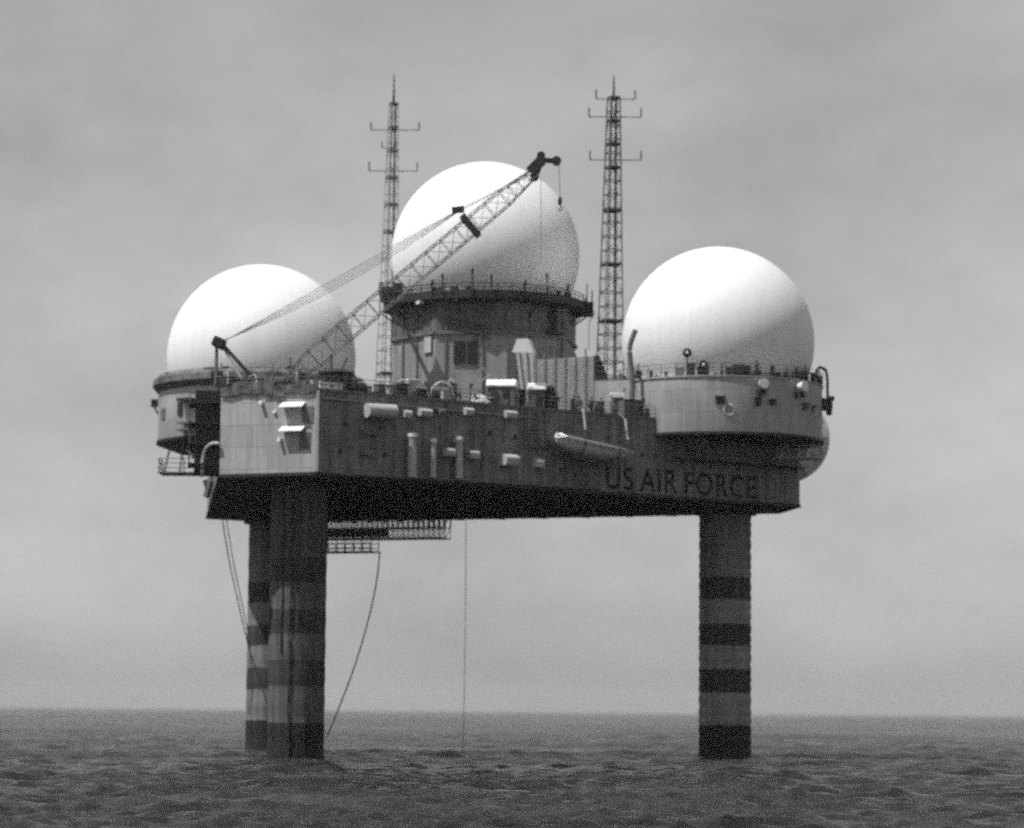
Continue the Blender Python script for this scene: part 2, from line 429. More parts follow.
# canvas dodger laced along the rail of the pale end wall, hanging unevenly over the edge
for k in range(9):
    s0, s1 = (k + .03) / 9, (k + .97) / 9; dj = random.uniform(.0, .45); tj = random.uniform(.55, 1.1)
    a, b = pC.lerp(pA, s0) + NF * .16, pC.lerp(pA, s1) + NF * .16
    dm = MB(); dj2 = random.uniform(0, .4)
    q_ = [a + UP * (ZD - dj), b + UP * (ZD - dj2), b + UP * (ZD + tj), a + UP * (ZD + tj * random.uniform(.8, 1.0))]
    dm.add(q_ + [v_ + NF * .05 for v_ in q_], [(3, 2, 1, 0), (4, 5, 6, 7), (0, 1, 5, 4), (1, 2, 6, 5), (2, 3, 7, 6), (3, 0, 4, 7)]).build('canvas_dodger', M['dodger'], PF)
bt = MB()
for k in range(6):
    a, b = PLAN[k], PLAN[(k + 1) % 6]; nn = rot((b - a).normalized(), -90)
    bt.bar(a + nn * .06 + UP * (ZB + .14), b + nn * .06 + UP * (ZB + .14), .16, .28)
bt.build('bottom_chord', M['dark'], PF)
# ledge under the right-hand drum
lp = face(672, 461); l1 = pB + N1 * .35
lz = 27.75
ld = MB(); ta = (lp - pA).dot(U)
ld.bar(pA + U * ta + N1 * .42 + UP * lz, pB + N1 * .42 + UP * lz, .8, .14)
for k in range(9):
    p = pA + U * (ta + (LS - ta) * (k + .5) / 9)
    ld.bar(p + N1 * .02 + UP * (lz - .75), p + N1 * .75 + UP * (lz - .08), .09)
ld.build('ledge', M['dark'], PF)
# deck railing, one part per side
for k in range(6):
    a, b = PLAN[k], PLAN[(k + 1) % 6]
    rb = MB(); railing(rb, [a + UP * (ZD + .24), b + UP * (ZD + .24)], 1.05, 2.1, .03)
    rb.build('railing', M['mid'], PF)

# legs
def leg_center(a, b, ins):
    m = (a + b) / 2; c = Vector((cx, cy, 0)); return m + (c - m).normalized() * ins
LEGS = [(leg_center(pC, pA, 6.0), 2.46, False), (leg_center(pD, pE, 5.4), 2.42, False), (leg_center(pB, pF, 6.35), 2.52, True)]
for c, r, ribs in LEGS:
    prof = [(r, -12)]
    z = -12.0; stp = .12
    while z < ZB - .1:
        z += stp
        q = r
        if ribs: q = r + .09 * abs(math.sin(math.pi * (z + .12 * math.sin(z * 1.7)) / 1.0)) ** (.6 + .5 * math.sin(z * 2.3) ** 2) - .06
        else: q = r + .02 * math.cos(2 * math.pi * z / 2.4)
        prof.append((q, min(z, ZB - .02)))
    lg = MB().lathe(c, prof, 72).build('leg', M['leg_pale' if ribs else ('leg_shaded' if c.y < 270 else 'leg')], PF, smooth=50)
    MB().lathe(c, [(r + .55, ZB - .55), (r + .55, ZB - .03)], 48).build('leg_collar', M['under'], PF)
cL = LEGS[0][0]
pp = MB()
for dx, rr_, z0 in ((-.45, .10, .0), (-1.2, .07, 9.0), (.2, .06, 12.0)):
    yy = cL.y - math.sqrt(2.46 ** 2 - dx * dx) - rr_ - .05
    pp.path([Vector((cL.x + dx + .05 * math.sin(z), yy, z)) for z in np.linspace(z0, ZB - .7, 24)], rr_)
pp.build('riser_pipe', M['dark'], PF)

# lettering on the long face
cu = bpy.data.curves.new('lettering', 'FONT'); cu.body = 'US AIR FORCE'; cu.size = 1; cu.space_character = 1.12; cu.space_word = .62
cu.offset = .013
to = bpy.data.objects.new('tmp_text', cu); COL.objects.link(to)
dg = bpy.context.evaluated_depsgraph_get(); dg.update()
tm = bpy.data.meshes.new_from_object(to.evaluated_get(dg))
bpy.data.objects.remove(to)
p0, p1 = face(606, 490.5, 0), face(756, 498, 0); ph = 2.15
txs = [v.co.x for v in tm.vertices]; tys = [v.co.y for v in tm.vertices]
sx = (p1 - p0).dot(U) / (max(txs) - min(txs)); sy = ph / (max(tys) - min(tys)); z0 = (p0.z + p1.z) / 2
tt = (p0 - pA).dot(U); inv = WM[PF.name].inverted()
for v in tm.vertices:
    w = pA + U * (tt + (v.co.x - min(txs)) * sx) + N1 * .012 + UP * (z0 + (v.co.y - min(tys)) * sy)
    v.co = inv @ w
tm.materials.clear(); tm.materials.append(M['letter']); tm.name = 'lettering'
lo = bpy.data.objects.new('lettering', tm); COL.objects.link(lo); lo.parent = PF
lo['label'] = 'dark capitals reading US AIR FORCE'

# hoods on the pale end wall
def awning(p, w, d, h, nrm, along):
    mb = MB(); vs_ = []
    for e in (p - along * w / 2, p + along * w / 2):
        vs_ += [e + nrm * .02 + UP * h, e + nrm * (.02) + UP * (h - .1), e + nrm * d + UP * .0, e + nrm * d + UP * .1]
    mb.add(vs_, [(0, 1, 2, 3), (7, 6, 5, 4), (0, 3, 7, 4), (1, 5, 6, 2), (3, 2, 6, 7), (0, 4, 5, 1)])
    return mb.build('awning', M['white'], PF)
for px, py in ((293.5, 408), (293, 432)):
    awning(facet(px + .7, py), 2.2, .74, .52, NF, U6)
for (px, py) in ((308, 414), (305, 440)):
    p = facet(px, py)
    MB().box(p + NF * .03 + UP * -.05, (1.1, .06, 1.4), YAWC).build('awning_shadow', M['mid'], PF)  # grey panel drawing the awning's cast shadow on the wall
for px, py in ((262.5, 403), (281, 440)):
    p = facet(px, py)
    MB().box(p + NF * .24, (.3, .46, .3), YAWC).build('bracket', M['white'], PF)
p = facet(275, 412); MB().box(p + NF * .1, (.3, .2, .2), YAWC).build('bulkhead_lamp', M['white'], PF)
cr_ = MB().bar(pA + NF * .05 + N1 * .05 + UP * (ZB + .3), pA + NF * .05 + N1 * .05 + UP * ZD, .24)
cr_.build('corner_strip', M['light'], PF)

# vents, hoods and pipes on the long shaded face
def cowl(px, py, wpx, hpx, d=.8, mat='light'):
    p = face(px, py); w = wpx * p.y / F / .8; h = hpx * p.y / F
    mb = MB(); prof = []
    for k in range(7):
        q = math.pi / 2 * k / 6; prof.append((d * math.cos(q), h / 2 - h * .45 + h * .45 * math.sin(q)))
    pts = [(d * .85, -h / 2)] + prof + [(0, -h / 2)]
    vs_ = [];
    for s in (-w / 2, w / 2):
        for (o_, z_) in pts: vs_.append(p + U * s + N1 * (o_ + .015) + UP * z_)
    m_ = len(pts)
    fs = [(k, (k + 1) % m_, m_ + (k + 1) % m_, m_ + k) for k in range(m_)] + [tuple(range(m_))[::-1], tuple(range(m_, 2 * m_))]
    mb.add(vs_, fs); return mb.build('ventilation_cowl', M[mat], PF, smooth=40)
for a in [(405, 414, 7, 8, .6, 'light'), (421.5, 412.5, 11, 8, .9, 'light'), (466, 411.5, 8, 8, .7, 'light'), (508, 414.5, 11, 8, .7, 'light'),
          (446, 452, 9, 9, .8, 'light'), (470.5, 454.5, 9, 9, .8, 'light'), (505, 460, 13, 12, 1.3, 'light'), (536, 463, 8, 10, .7, 'light'),
          (367, 432.5, 13, 6, .5, 'mid'), (366, 452.5, 11, 6, .5, 'mid'), (584, 470, 6, 6, .3, 'mid'), (440, 412, 6, 6, .5, 'mid')]:
    cowl(*a)
# horizontal tank hung near the rail
p = face(362, 411); q = face(390, 412.5)
MB().tube(p + N1 * .7, q + N1 * .7, .62, n=20).build('tank', M['light'], PF, smooth=40)
MB().bar((p + q) / 2 + N1 * .05 - UP * .75, (p + q) / 2 + N1 * 1.1 - UP * .75, .25, .15).bar(p + U * .5 + N1 * .05 - UP * .75, p + U * .5 + N1 * 1.1 - UP * .75, .25, .15).build('tank_bracket', M['mid'], PF)
for px, y0, y1, r_ in ((409, 438, 477.5, .40), (430, 443, 478, .28), (456, 441, 479, .34)):
    a, b = face(px, y0), face(px, y1)
    st = MB().path(spline([a + N1 * .02 , a + N1 * .45 - UP * .05, a + N1 * .5 - UP * .6, b + N1 * .5]), r_, 14)
    st.build('overboard_pipe', M['light'], PF, smooth=50)
    MB().tube(a + N1 * .5 + UP * .05, a + N1 * .5 + UP * .35, r_ * 1.15, n=12).build('pipe_cap', M['white'], PF)
# plate frames, ladders
for px, y0, y1 in ((532, 411, 447), (683, 405, 434)):
    lb = MB(); a, b = face(px, y0), face(px, y1)
    for s in (-.55, .55):
        lb.tube(a + U * s + N1 * .35, b + U * s + N1 * .35, .05, n=6)
    nn = int((a.z - b.z) / .35)
    for k in range(nn):
        z = b.z + .2 + k * .35; c = pA + U * ((a - pA).dot(U)) + N1 * .35 + UP * z
        lb.tube(c - U * .55, c + U * .55, .03, n=5)
    for z in (a.z - .3, b.z + .3):
        c = pA + U * ((a - pA).dot(U)) + UP * z
        for s in (-.55, .55): lb.bar(c + U * s, c + U * s + N1 * .35, .05)
    lb.build('ladder', M['mid'], PF)
fr = MB()
for (x0, y0, x1, y1) in ((525, 411, 545, 411), (525, 447, 547, 447), (525, 411, 525, 447), (545, 411, 547, 447), (525, 429, 546, 429)):
    fr.bar(face(x0, y0, .1), face(x1, y1, .1), .16)
fr.bar(face(655, 428, .1), face(684, 430, .1), .2); fr.bar(face(655, 418, .1), face(655, 428, .1), .12)
fr.build('landing_frame', M['mid'], PF)
# horizontal pipe run and cable conduits on the long face
MB().path([face(322, 398, .2), face(420, 407.5, .2), face(520, 417, .2), face(552, 420, .2)], .07).build('conduit', M['mid'], PF)
MB().path([face(340, 474, .25), face(450, 480, .25), face(600, 489, .25)], .09).build('conduit', M['mid'], PF)
MB().path([face(395, 400, .15), face(395, 473, .15)], .05).build('conduit', M['mid'], PF)
MB().path([face(483, 405, .15), face(483, 476, .15)], .06).build('conduit', M['mid'], PF)
MB().path([face(566, 416, .15), face(566, 485, .15)], .05).build('conduit', M['mid'], PF)
MB().path([face(735, 463, .15), face(735, 472, .15)], .05).build('conduit', M['mid'], PF)
# small round ports
po = MB()
for px, py in ((345, 424), (380, 428), (340, 452), (385, 455), (490, 433), (515, 437), (560, 470), (642, 455), (655, 456), (575, 475)):
    a = face(px, py); MB().tube(a - N1 * .05, a + N1 * .05, .22, n=12).build('porthole', M['dark'], PF)

rf = random.Random(21)
for k in range(46):
    if k < 32: tt_ = LS * (k + rf.random()) / 34; p = pA + U * tt_ - N1 * rf.uniform(.35, .9); yw = A37; NN = N1; AA = U
    else: tt_ = SS * (k - 32 + rf.random()) / 14; p = pC + U6 * tt_ - NF * rf.uniform(.3, .9); yw = YAWC; NN = NF; AA = U6
    if k < 32 and 25.5 < tt_ < 34.5: continue        # where the people stand
    p = p + UP * ZD; h = rf.uniform(.4, 1.35); kd = k % 4; mt_ = rf.choice(['dark', 'dark', 'mid', 'light'])
    if kd == 0: MB().box(p + UP * h / 2, (rf.uniform(.3, 1.0), .5, h), yw).build('deck_fitting', M[mt_], PF)
    elif kd == 1: MB().path(spline([p, p + UP * h, p + UP * (h + .25) + AA * .2, p + UP * (h + .05) + AA * .45, p + UP * (h - .15) + AA * .45]), .11, 8).build('vent_pipe', M[mt_], PF, smooth=60)
    elif kd == 2: MB().tube(p, p + UP * (h + .5), .07).box(p + UP * (h + .55), (.35, .3, .3), yw).build('lamp_post', M['mid'], PF)
    else: MB().lathe(p, [(.32, 0), (.32, h * .6), (.5, h * .62), (.5, h * .75), (.05, h * .95)], 12).build('mushroom_cap', M[mt_], PF)
# dark equipment trunk at the left corner and the cross-over pipe
tb = pC + U5 * -2.2                      # on the left side, just behind the corner
NL = rot(U5, -90)
et = MB().box(tb + NL * 1.1 + UP * 28.0, (3.6, 2.1, 7.2), math.atan2(U5.y, U5.x))
eto = et.build('equipment_trunk', M['dark'], PF, bevel=.05)
stp_ = MB()
for k in range(4):
    z = 25.2 + k * 1.75
    stp_.box(tb + NL * 1.3 + UP * z, (4.3, 2.8, .12), math.atan2(U5.y, U5.x))
    stp_.bar(tb + NL * 2.6 + U5 * 2.0 + UP * z, tb + NL * 2.6 - U5 * 2.0 + UP * (z + 1.75), .12)
stp_.build('landing', M['dark'], PF)
cpipe = MB().path(spline([facet(219, 443.5, .3), facet(212, 444, .35), facet(205, 450, .4), facet(202.5, 462, .4), facet(202, 477, .4)]), .17, 10)
cpipe.build('curved_pipe', M['light'], PF, smooth=60)
MB().bar(facet(211, 480, .3), facet(206, 497, .1), .4).bar(facet(205, 480, .3), facet(209, 492, .1), .4).build('strut', M['mid'], PF)

# ------------------------------------------------------------------ radomes with their round houses
RL = V2(*(P(261.5, 358, 282).xy)); RM = V2(*(P(485.5, 256, 284).xy)); RR_ = V2(*(P(718, 343, 275).xy))
def sphere_prof(rad, zc, zmin):
    a0 = math.asin(max(-1, (zmin - zc) / rad)); pr_ = []
    for k in range(65):
        a = a0 + (math.pi / 2 - a0) * k / 64; pr_.append((max(rad * math.cos(a), .001), zc + rad * math.sin(a)))
    return pr_
def dome(name_label, c, rad, zc, zcut, yaw):
    t = thing('radome', name_label, 'radome', (c.x, c.y, zcut))
    MB().lathe(c, sphere_prof(rad, zc, zcut), 128).build('dome', M['radome'], t, smooth=60)
    MB().lathe(c, [(math.sqrt(rad ** 2 - (zcut + .5 - zc) ** 2) + .18, zcut), (math.sqrt(rad ** 2 - (zcut + .5 - zc) ** 2) + .18, zcut + .45)], 96).build('base_ring', M['light'], t)
    return t
ZT = 35.2
def drum(label, c, rad, z0, z1, seed):
    t = thing('round_house', label, 'round house', (c.x, c.y, z0))
    MB().lathe(c, [(rad - 1.0, z0), (rad - .05, z0 + .02), (rad, z0 + .15), (rad, z1 - .15), (rad + .12, z1 - .12), (rad + .12, z1)], 96).build('wall', M['drum'], t, smooth=35)
    MB().lathe(c, [(rad + .02, z0 - .02), (rad + .16, z0), (rad + .16, z0 + .25), (rad + .02, z0 + .28)], 96).build('base_band', M['dark'], t)
    rb = MB(); ring = [c + Vector(((rad + .04) * math.cos(q), (rad + .04) * math.sin(q), z1)) for q in np.linspace(0, 2 * math.pi, 41)]
    railing(rb, ring, 1.15, 1.6, .03); rb.build('railing', M['mid'], t)
    # gear standing on the gallery: junction boxes, floodlights, pipes
    rnd = random.Random(seed); eb = MB()
    for k in range(64 if seed == 3 else 78):
        q = rnd.uniform(0, 2 * math.pi); r_ = rad - rnd.uniform(.2, .9); h = rnd.uniform(.3, 1.5 if seed == 3 else 1.15)
        pc = c + Vector((r_ * math.cos(q), r_ * math.sin(q), z1 + h / 2))
        fb = MB().box(pc, (rnd.uniform(.2, .8), rnd.uniform(.2, .5), h), q + math.pi / 2)
        if k % 3 == 0: fb.tube(pc, pc + UP * (h * .5 + rnd.uniform(.3, .9)), .06)
        fb.build('deck_fitting', M[rnd.choice(['dark', 'dark', 'mid'])], t)
    if seed == 3:
        MB().lathe(c, [(rad + .15, z1 - .45), (rad + .62, z1 + .1), (rad + .55, z1 + .7), (rad + .2, z1 + 1.0), (rad + .17, z1 + 1.0), (rad + .5, z1 + .68), (rad + .57, z1 + .1), (rad + .12, z1 - .43)], 48, closed=False).build('canvas_dodger', M['dodger'], t)
    return t
dL = drum('round grey house under the left radome with a railed top', RL, 9.9, 29.75, ZT, 3)
dR = drum('round grey house under the right radome overhanging the dark hull', RR_, 9.9, 29.75, ZT, 4)
zcl = P(261.5, 358.5, 282).z; zcr = P(718, 343, 275).z; zcm = P(485.5, 256, 284).z
dome('white spherical radome at the left end above the crane frame', RL, 9.2, zcl, ZT, 0)
dome('white spherical radome at the right end with nothing in front of it', RR_, 9.18, zcr, ZT, 0)
ZG = 43.9
dome('white spherical radome on the tall middle tower, highest of the three', RM, 9.3, zcm, ZG + .1, 0)

def on_drum(c, rad, px, z, out_=0):
    # point on the drum wall seen at px
    d = ray(px, 414); d = Vector((d.x, d.y, 0)); o2 = Vector((0, 0, 0)) - Vector((c.x, c.y, 0))
    a = d.dot(d); b = 2 * d.dot(o2); cc_ = o2.dot(o2) - (rad + out_) ** 2; disc = b * b - 4 * a * cc_
    s = (-b - math.sqrt(max(disc, 0))) / (2 * a); p_ = d * s; nrm = (p_ - Vector((c.x, c.y, 0))).normalized()
    return p_ + UP * z, nrm
def zpx(px, py, Y): return P(px, py, Y).z
# right-hand drum wall: lamps, windows, scuttle
for px, py in ((760, 387), (797, 387)):
    p, nn = on_drum(RR_, 9.9, px, zpx(px, py, 268)); yaw = math.atan2(nn.y, nn.x)
    lm = MB().tube(p + nn * .3, p + nn * 1.0, .34, .48, n=16).build('floodlight', M['lamp'], dR, smooth=40)
    MB().bar(p, p + nn * .5 - UP * .2, .14).box(p + nn * .35 - UP * .75, (.6, .7, .5), yaw).build('lamp_bracket', M['dark'], dR)
for px, py, w, h in ((757.5, 404, .55, .7), (772, 404, .6, .5), (805, 405, .7, .5), (813, 406, .5, .5), (720, 402.5, .8, .6)):
    p, nn = on_drum(RR_, 9.9, px, zpx(px, py, 267)); yaw = math.atan2(nn.y, nn.x)
    MB().box(p + nn * .05, (.2, w, h), yaw).build('window', M['glass'], dR)
    MB().box(p + nn * .16 + UP * (h / 2 + .06), (.42, w + .15, .07), yaw).build('window_hood', M['dark'], dR)
p, nn = on_drum(RR_, 9.9, 729, zpx(729, 411, 266))
MB().lathe(p + nn * .1, [(.42, -.04), (.5, -.06), (.58, 0), (.5, .06), (.42, .04)], 24, m=nn.to_track_quat('Z', 'Y').to_matrix(), closed=False).build('hose_reel', M['light'], dR)
# right edge of the drum: ladder cage, bulging searchlight box
p, nn = on_drum(RR_, 9.9, 822, 33.2); sidev = rot(nn, 90)
MB().box(RR_ + V2(10.25, -1.0) + UP * 33.5, (1.0, 1.6, 1.1)).box(RR_ + V2(10.5, -1.0) + UP * 32.9, (.5, .9, .8)).box(RR_ + V2(10.7, -.9) + UP * 34.1, (.6, .6, .4)).build('searchlight_box', M['dark'], dR, bevel=.08)
lc = MB()
for yy in (-1.2, -.4):
    lc.path(spline([RR_ + V2(9.3, yy) + UP * (ZT + .9), RR_ + V2(9.4, yy) + UP * (ZT + 1.75), RR_ + V2(9.9, yy) + UP * (ZT + 1.8), RR_ + V2(10.3, yy) + UP * (ZT + 1.2), RR_ + V2(10.4, yy) + UP * (ZT - 1.4)]), .09)
for k in range(7): lc.tube(RR_ + V2(10.36, -1.2) + UP * (ZT - 1.2 + k * .4), RR_ + V2(10.36, -.4) + UP * (ZT - 1.2 + k * .4), .05)
lc.build('ladder', M['dark'], dR)
cg = MB(); c0 = RR_ + V2(7.4, -2.4)
cg.box(c0 + UP * 28.2, (4.2, 2.4, .10)); railing(cg, [c0 + V2(-2.1, -1.2) + UP * 28.25, c0 + V2(2.1, -1.2) + UP * 28.25, c0 + V2(2.1, 1.2) + UP * 28.25], 1.1, 1.0, .04)
for x_, y_ in ((-1.9, -1.3), (1.9, -1.3), (1.9, 1.3)): cg.bar(c0 + V2(x_, y_) + UP * 27.8, c0 + V2(x_ * .6, y_ * .5) + UP * 29.8, .1)
cg.box(c0 + V2(.3, -.2) + UP * 28.7, (.9, .7, .8))
cg.build('hanging_catwalk', M['light'], dR)
p, nn = on_drum(RR_, 9.9, 707, 29.8)
MB().tube(face(707.5, 434, 1.4), face(698, 452, .6), .08).build('boom_rod', M['light'], dR)

# left-hand drum wall, seen at the far left
for px, py, w, h, mt in ((163.5, 416, .95, 1.0, 'mid'), (180.5, 414, .7, 1.3, 'glass')):
    p, nn = on_drum(RL, 9.9, px, zpx(px, py, 280)); yaw = math.atan2(nn.y, nn.x)
    MB().box(p + nn * .04, (.16, w, h), yaw).build('window', M[mt], dL)
p, nn = on_drum(RL, 9.9, 158, zpx(158, 405, 281)); yaw = math.atan2(nn.y, nn.x)
MB().box(p + nn * .35 + UP * .15, (.7, .8, .7), yaw).bar(p - UP * .9, p + nn * .5, .15).build('searchlight_box', M['dark'], dL)
p, nn = on_drum(RL, 9.9, 189, zpx(189, 402, 276)); yaw = math.atan2(nn.y, nn.x)
MB().box(p + nn * .45, (.9, 1.6, .3), yaw).build('hood', M['dark'], dL)
for py in (425, 432):
    p, nn = on_drum(RL, 9.9, 189, zpx(189, py, 276)); yaw = math.atan2(nn.y, nn.x)
    MB().box(p + nn * .45, (.9, 1.5, .22), yaw).build('shelf', M['mid'], dL)
lcw = MB(); z_ = zpx(175, 474, 278)
c0 = RL + V2(-6.7, -4.2)
lcw.box(c0 + UP * z_, (4.9, 3.4, .14))
railing(lcw, [c0 + V2(2.4, -1.7) + UP * z_, c0 + V2(-2.4, -1.7) + UP * z_, c0 + V2(-2.4, 1.7) + UP * z_], 1.35, 2.2, .045)
lcw.build('hanging_catwalk', M['mid'], dL)
lst = MB()
for x_, y_ in ((-2.3, 1.6), (-.4, -1.6), (2.3, 1.6)): MB().bar(c0 + V2(x_, y_) + UP * z_, c0 + V2(x_ * .8 + .2, y_ * .8) + UP * 29.8, .13).build('hanger', M['mid'], dL)
MB().bar(c0 + V2(.2, -1.5) + UP * 28.9, c0 + V2(2.3, -1.6) + UP * z_, .26).build('stair', M['light'], dL)
wedge = MB(); 
wv = [RL + V2(-10.1, 0) + UP * 29.4, RL + V2(-8.9, -4.8) + UP * 29.4, RL + V2(-5, -8.2) + UP * 29.4, RL + V2(-4, -1) + UP * 29.4,
      RL + V2(-7.6, 0) + UP * 28.5, RL + V2(-6.8, -3.6) + UP * 28.3, RL + V2(-4.5, -6) + UP * 28.0, RL + V2(-4, -1) + UP * 28.0]
wedge.add([v + UP * .33 for v in wv], [(0, 1, 2, 3), (4, 7, 6, 5), (0, 4, 5, 1), (1, 5, 6, 2), (2, 6, 7, 3), (3, 7, 4, 0)])
wedge.build('underside_fairing', M['under'], dL)

# lamps on posts in front of the right radome
def post_lamp(px, py, py0, label):
    p, nn = on_drum(RR_, 9.7, px, zpx(px, py, 266)); q = Vector((p.x, p.y, ZT))
    t = thing('signal_lamp', label, 'lamp', tuple(q), 0, 'round lamps on posts on the right round house')
    MB().tube(q, Vector((p.x, p.y, p.z - .3)), .06, n=6).build('post', M['dark'], t)
    d = (Vector((0, 0, EYE)) - p); d.z = 0; d.normalize(); m_ = d.to_track_quat('Z', 'Y').to_matrix()
    MB().lathe(p, [(.01, -.35), (.3, -.3), (.42, 0), (.42, .22), (.30, .24)], 20, m=m_, closed=False).build('housing', M['dark'], t, smooth=50)
    MB().lathe(p + d * .2, [(.15, .05), (.12, .08), (.01, .1)], 20, m=m_, closed=False).build('lens', M['lamp'], t)
post_lamp(687, 353, 375, 'round dark lamp on the taller post before the right radome')
post_lamp(703.5, 365.5, 380, 'round dark lamp on the shorter post before the right radome')

# ------------------------------------------------------------------ the eight-sided middle tower
TW = thing('radar_tower', 'tall eight-sided grey tower house carrying the middle radome', 'tower', (RM.x, RM.y, ZD))
tr = 9.3; a0 = R(-75)
poly = [RM + V2(tr * math.cos(a0 + k * R(45)), tr * math.sin(a0 + k * R(45))) for k in range(8)]
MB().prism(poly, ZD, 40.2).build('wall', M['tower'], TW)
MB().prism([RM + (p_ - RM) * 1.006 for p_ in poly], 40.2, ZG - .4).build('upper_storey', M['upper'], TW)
MB().lathe(RM, [(8.9, ZG - .75), (10.1, ZG - .45), (10.2, ZG - .42), (10.2, ZG + .3), (10.1, ZG + .3), (10.1, ZG + .03)], 16, a0=a0).build('gallery', M['dark'], TW)
gb = MB()
for k in range(24):
    q = a0 + k * R(15); e = V2(math.cos(q), math.sin(q)); MB().bar(RM + e * (tr - .85) + UP * (ZG - 2.0), RM + e * 10.2 + UP * (ZG - .7), .12).build('gallery_bracket', M['dark'], TW)
rb = MB(); railing(rb, [RM + V2(10.12 * math.cos(q), 10.12 * math.sin(q)) + UP * ZG for q in np.linspace(a0, a0 + 2 * math.pi, 17)], 1.0, 1.3, .04, 3)
rb.build('railing', M['dark'], TW)
ga = MB()
for px, h in ((441, 1.9), (471, 2.3), (490, 1.7), (546, 2.2), (431, 1.4), (524, 1.3), (567, 1.5)):
    p, nn = on_drum(RM, 10.2, px, ZG); MB().tube(p, p + UP * h, .07).box(p + UP * (h - .2), (.25, .25, .4)).build('gallery_post', M['dark'], TW)
rnd = random.Random(9)
for k in range(26):
    q = rnd.uniform(0, 6.28); MB().box(RM + V2(9.9 * math.cos(q), 9.9 * math.sin(q)) + UP * (ZG + .35), (.3, rnd.uniform(.3, 1.2), .7), q).build('gallery_fitting', M['dark'], TW)
# bucket at the left end of the gallery, box at the right end
bk = MB().lathe(P(389, 296, 274), [(.45, -.8), (.85, -.5), (.95, .1), (1.0, .45), (.9, .45), (.85, .1)], 14)
bk.box(P(398, 289, 274), (.9, .8, 1.1)); railing(bk, [P(379, 292, 274), P(383, 292, 272.5), P(394, 292, 272.5)], .9, .6, .04, 2)
bk.bar(P(395, 302, 274), RM + V2(-8.2, -5) + UP * (ZG - 1.6), .3)
bk.build('lookout_bucket', M['dark'], TW)
rbx = MB().box(RM + V2(9.8, -1.4) + UP * (ZG - .3), (1.7, 1.8, 1.3)); rbx.build('equipment_box', M['dark'], TW, bevel=.06)
ab = MB()
for px, y0, y1 in ((587, 284, 308), (592, 290, 311)):
    ab.tube(P(px, y0, 282), P(px, y1, 282), .06)
ab.bar(P(594, 312, 282), P(586, 312, 282), .14); ab.bar(P(586, 311, 282), P(573, 326, 282), .09); ab.bar(P(595, 313, 282), P(589, 322, 282), .08); ab.bar(P(589, 322, 282), P(589, 350, 282), .07)
ab.bar(P(586, 312, 282), RM + V2(9.8, -1) + UP * (ZG - .9), .12)
ab.build('antenna_bracket', M['mid'], TW)
def on_wall(px, py):
    # which of the eight faces is seen at px
    best = None
    for k in range(8):
        a, b = poly[k], poly[(k + 1) % 8]; e = (b - a).normalized(); nn = rot(e, -90)
        if nn.dot(Vector((0, 0, 0)) - a) <= 0: continue
        h = hit(px, py, a, nn); s = (h - a).dot(e)
        if 0 <= s <= (b - a).length: best = (h, nn, e)
    return best
for px, py, w, h, mt in ((460, 352, 1.1, 2.1, 'glass'), (472, 352, .9, 2.1, 'glass'), (552.5, 318, 1.0, 2.9, 'letter'), (429, 345, 1.1, 1.5, 'light'), (522, 330, .01, .01, 'dark')):
    r_ = on_wall(px, py)
    if not r_ or w < .1: continue
    h_, nn, e = r_; yaw = math.atan2(e.y, e.x)
    fo = MB().box(h_ + nn * .10, (w + .16, .12, h + .16), yaw).build('window_frame', M['upper'], TW)
    MB().box(h_ + nn * .14, (w, .1, h), yaw).build('pane', M[mt], fo)
h_, nn, e = on_wall(552.5, 334); MB().box(h_ + nn * .3, (1.6, .6, .15), math.atan2(e.y, e.x)).build('door_sill', M['dark'], TW)
# floodlights under the gallery
h_, nn, e = on_wall(427, 302)
MB().tube(h_ + nn * .4, h_ + nn * 1.1 + UP * .1, .28, .42, n=14).build('floodlight', M['lamp'], TW, smooth=40)
MB().box(h_ + nn * .3 - UP * .45, (.9, .6, .5), 0).build('lamp_bracket', M['dark'], TW)
h_, nn, e = on_wall(412, 302)
MB().box(h_ + nn * .3, (.7, .5, .4), 0).build('junction_box', M['light'], TW)
# middle belt and downpipes
bl = MB()
for k in range(8):
    a, b = poly[k], poly[(k + 1) % 8]; e = (a + b) / 2 - RM; e.z = 0; e.normalize()
    bl.bar(a + e * .12 + UP * 40.3, b + e * .12 + UP * 40.3, .25, .3)
bl.build('belt', M['mid'], TW)
dp = MB()
for px in (404, 418, 446, 483, 508, 530, 562):
    r_ = on_wall(px, 340)
    if r_: MB().tube(Vector((r_[0].x, r_[0].y, ZD)) + r_[1] * .12, Vector((r_[0].x, r_[0].y, ZG - .8)) + r_[1] * .12, .08, n=6).build('downpipe', M['mid'], TW)
cpb = MB()
for k in range(3):
    MB().path([on_wall(x_, 318 + k * 5 + (x_ - 450) * .25)[0] + V2(-.1, -.25) for x_ in (450, 460, 470, 480, 492)], .05).build('conduit', M['dark'], TW)

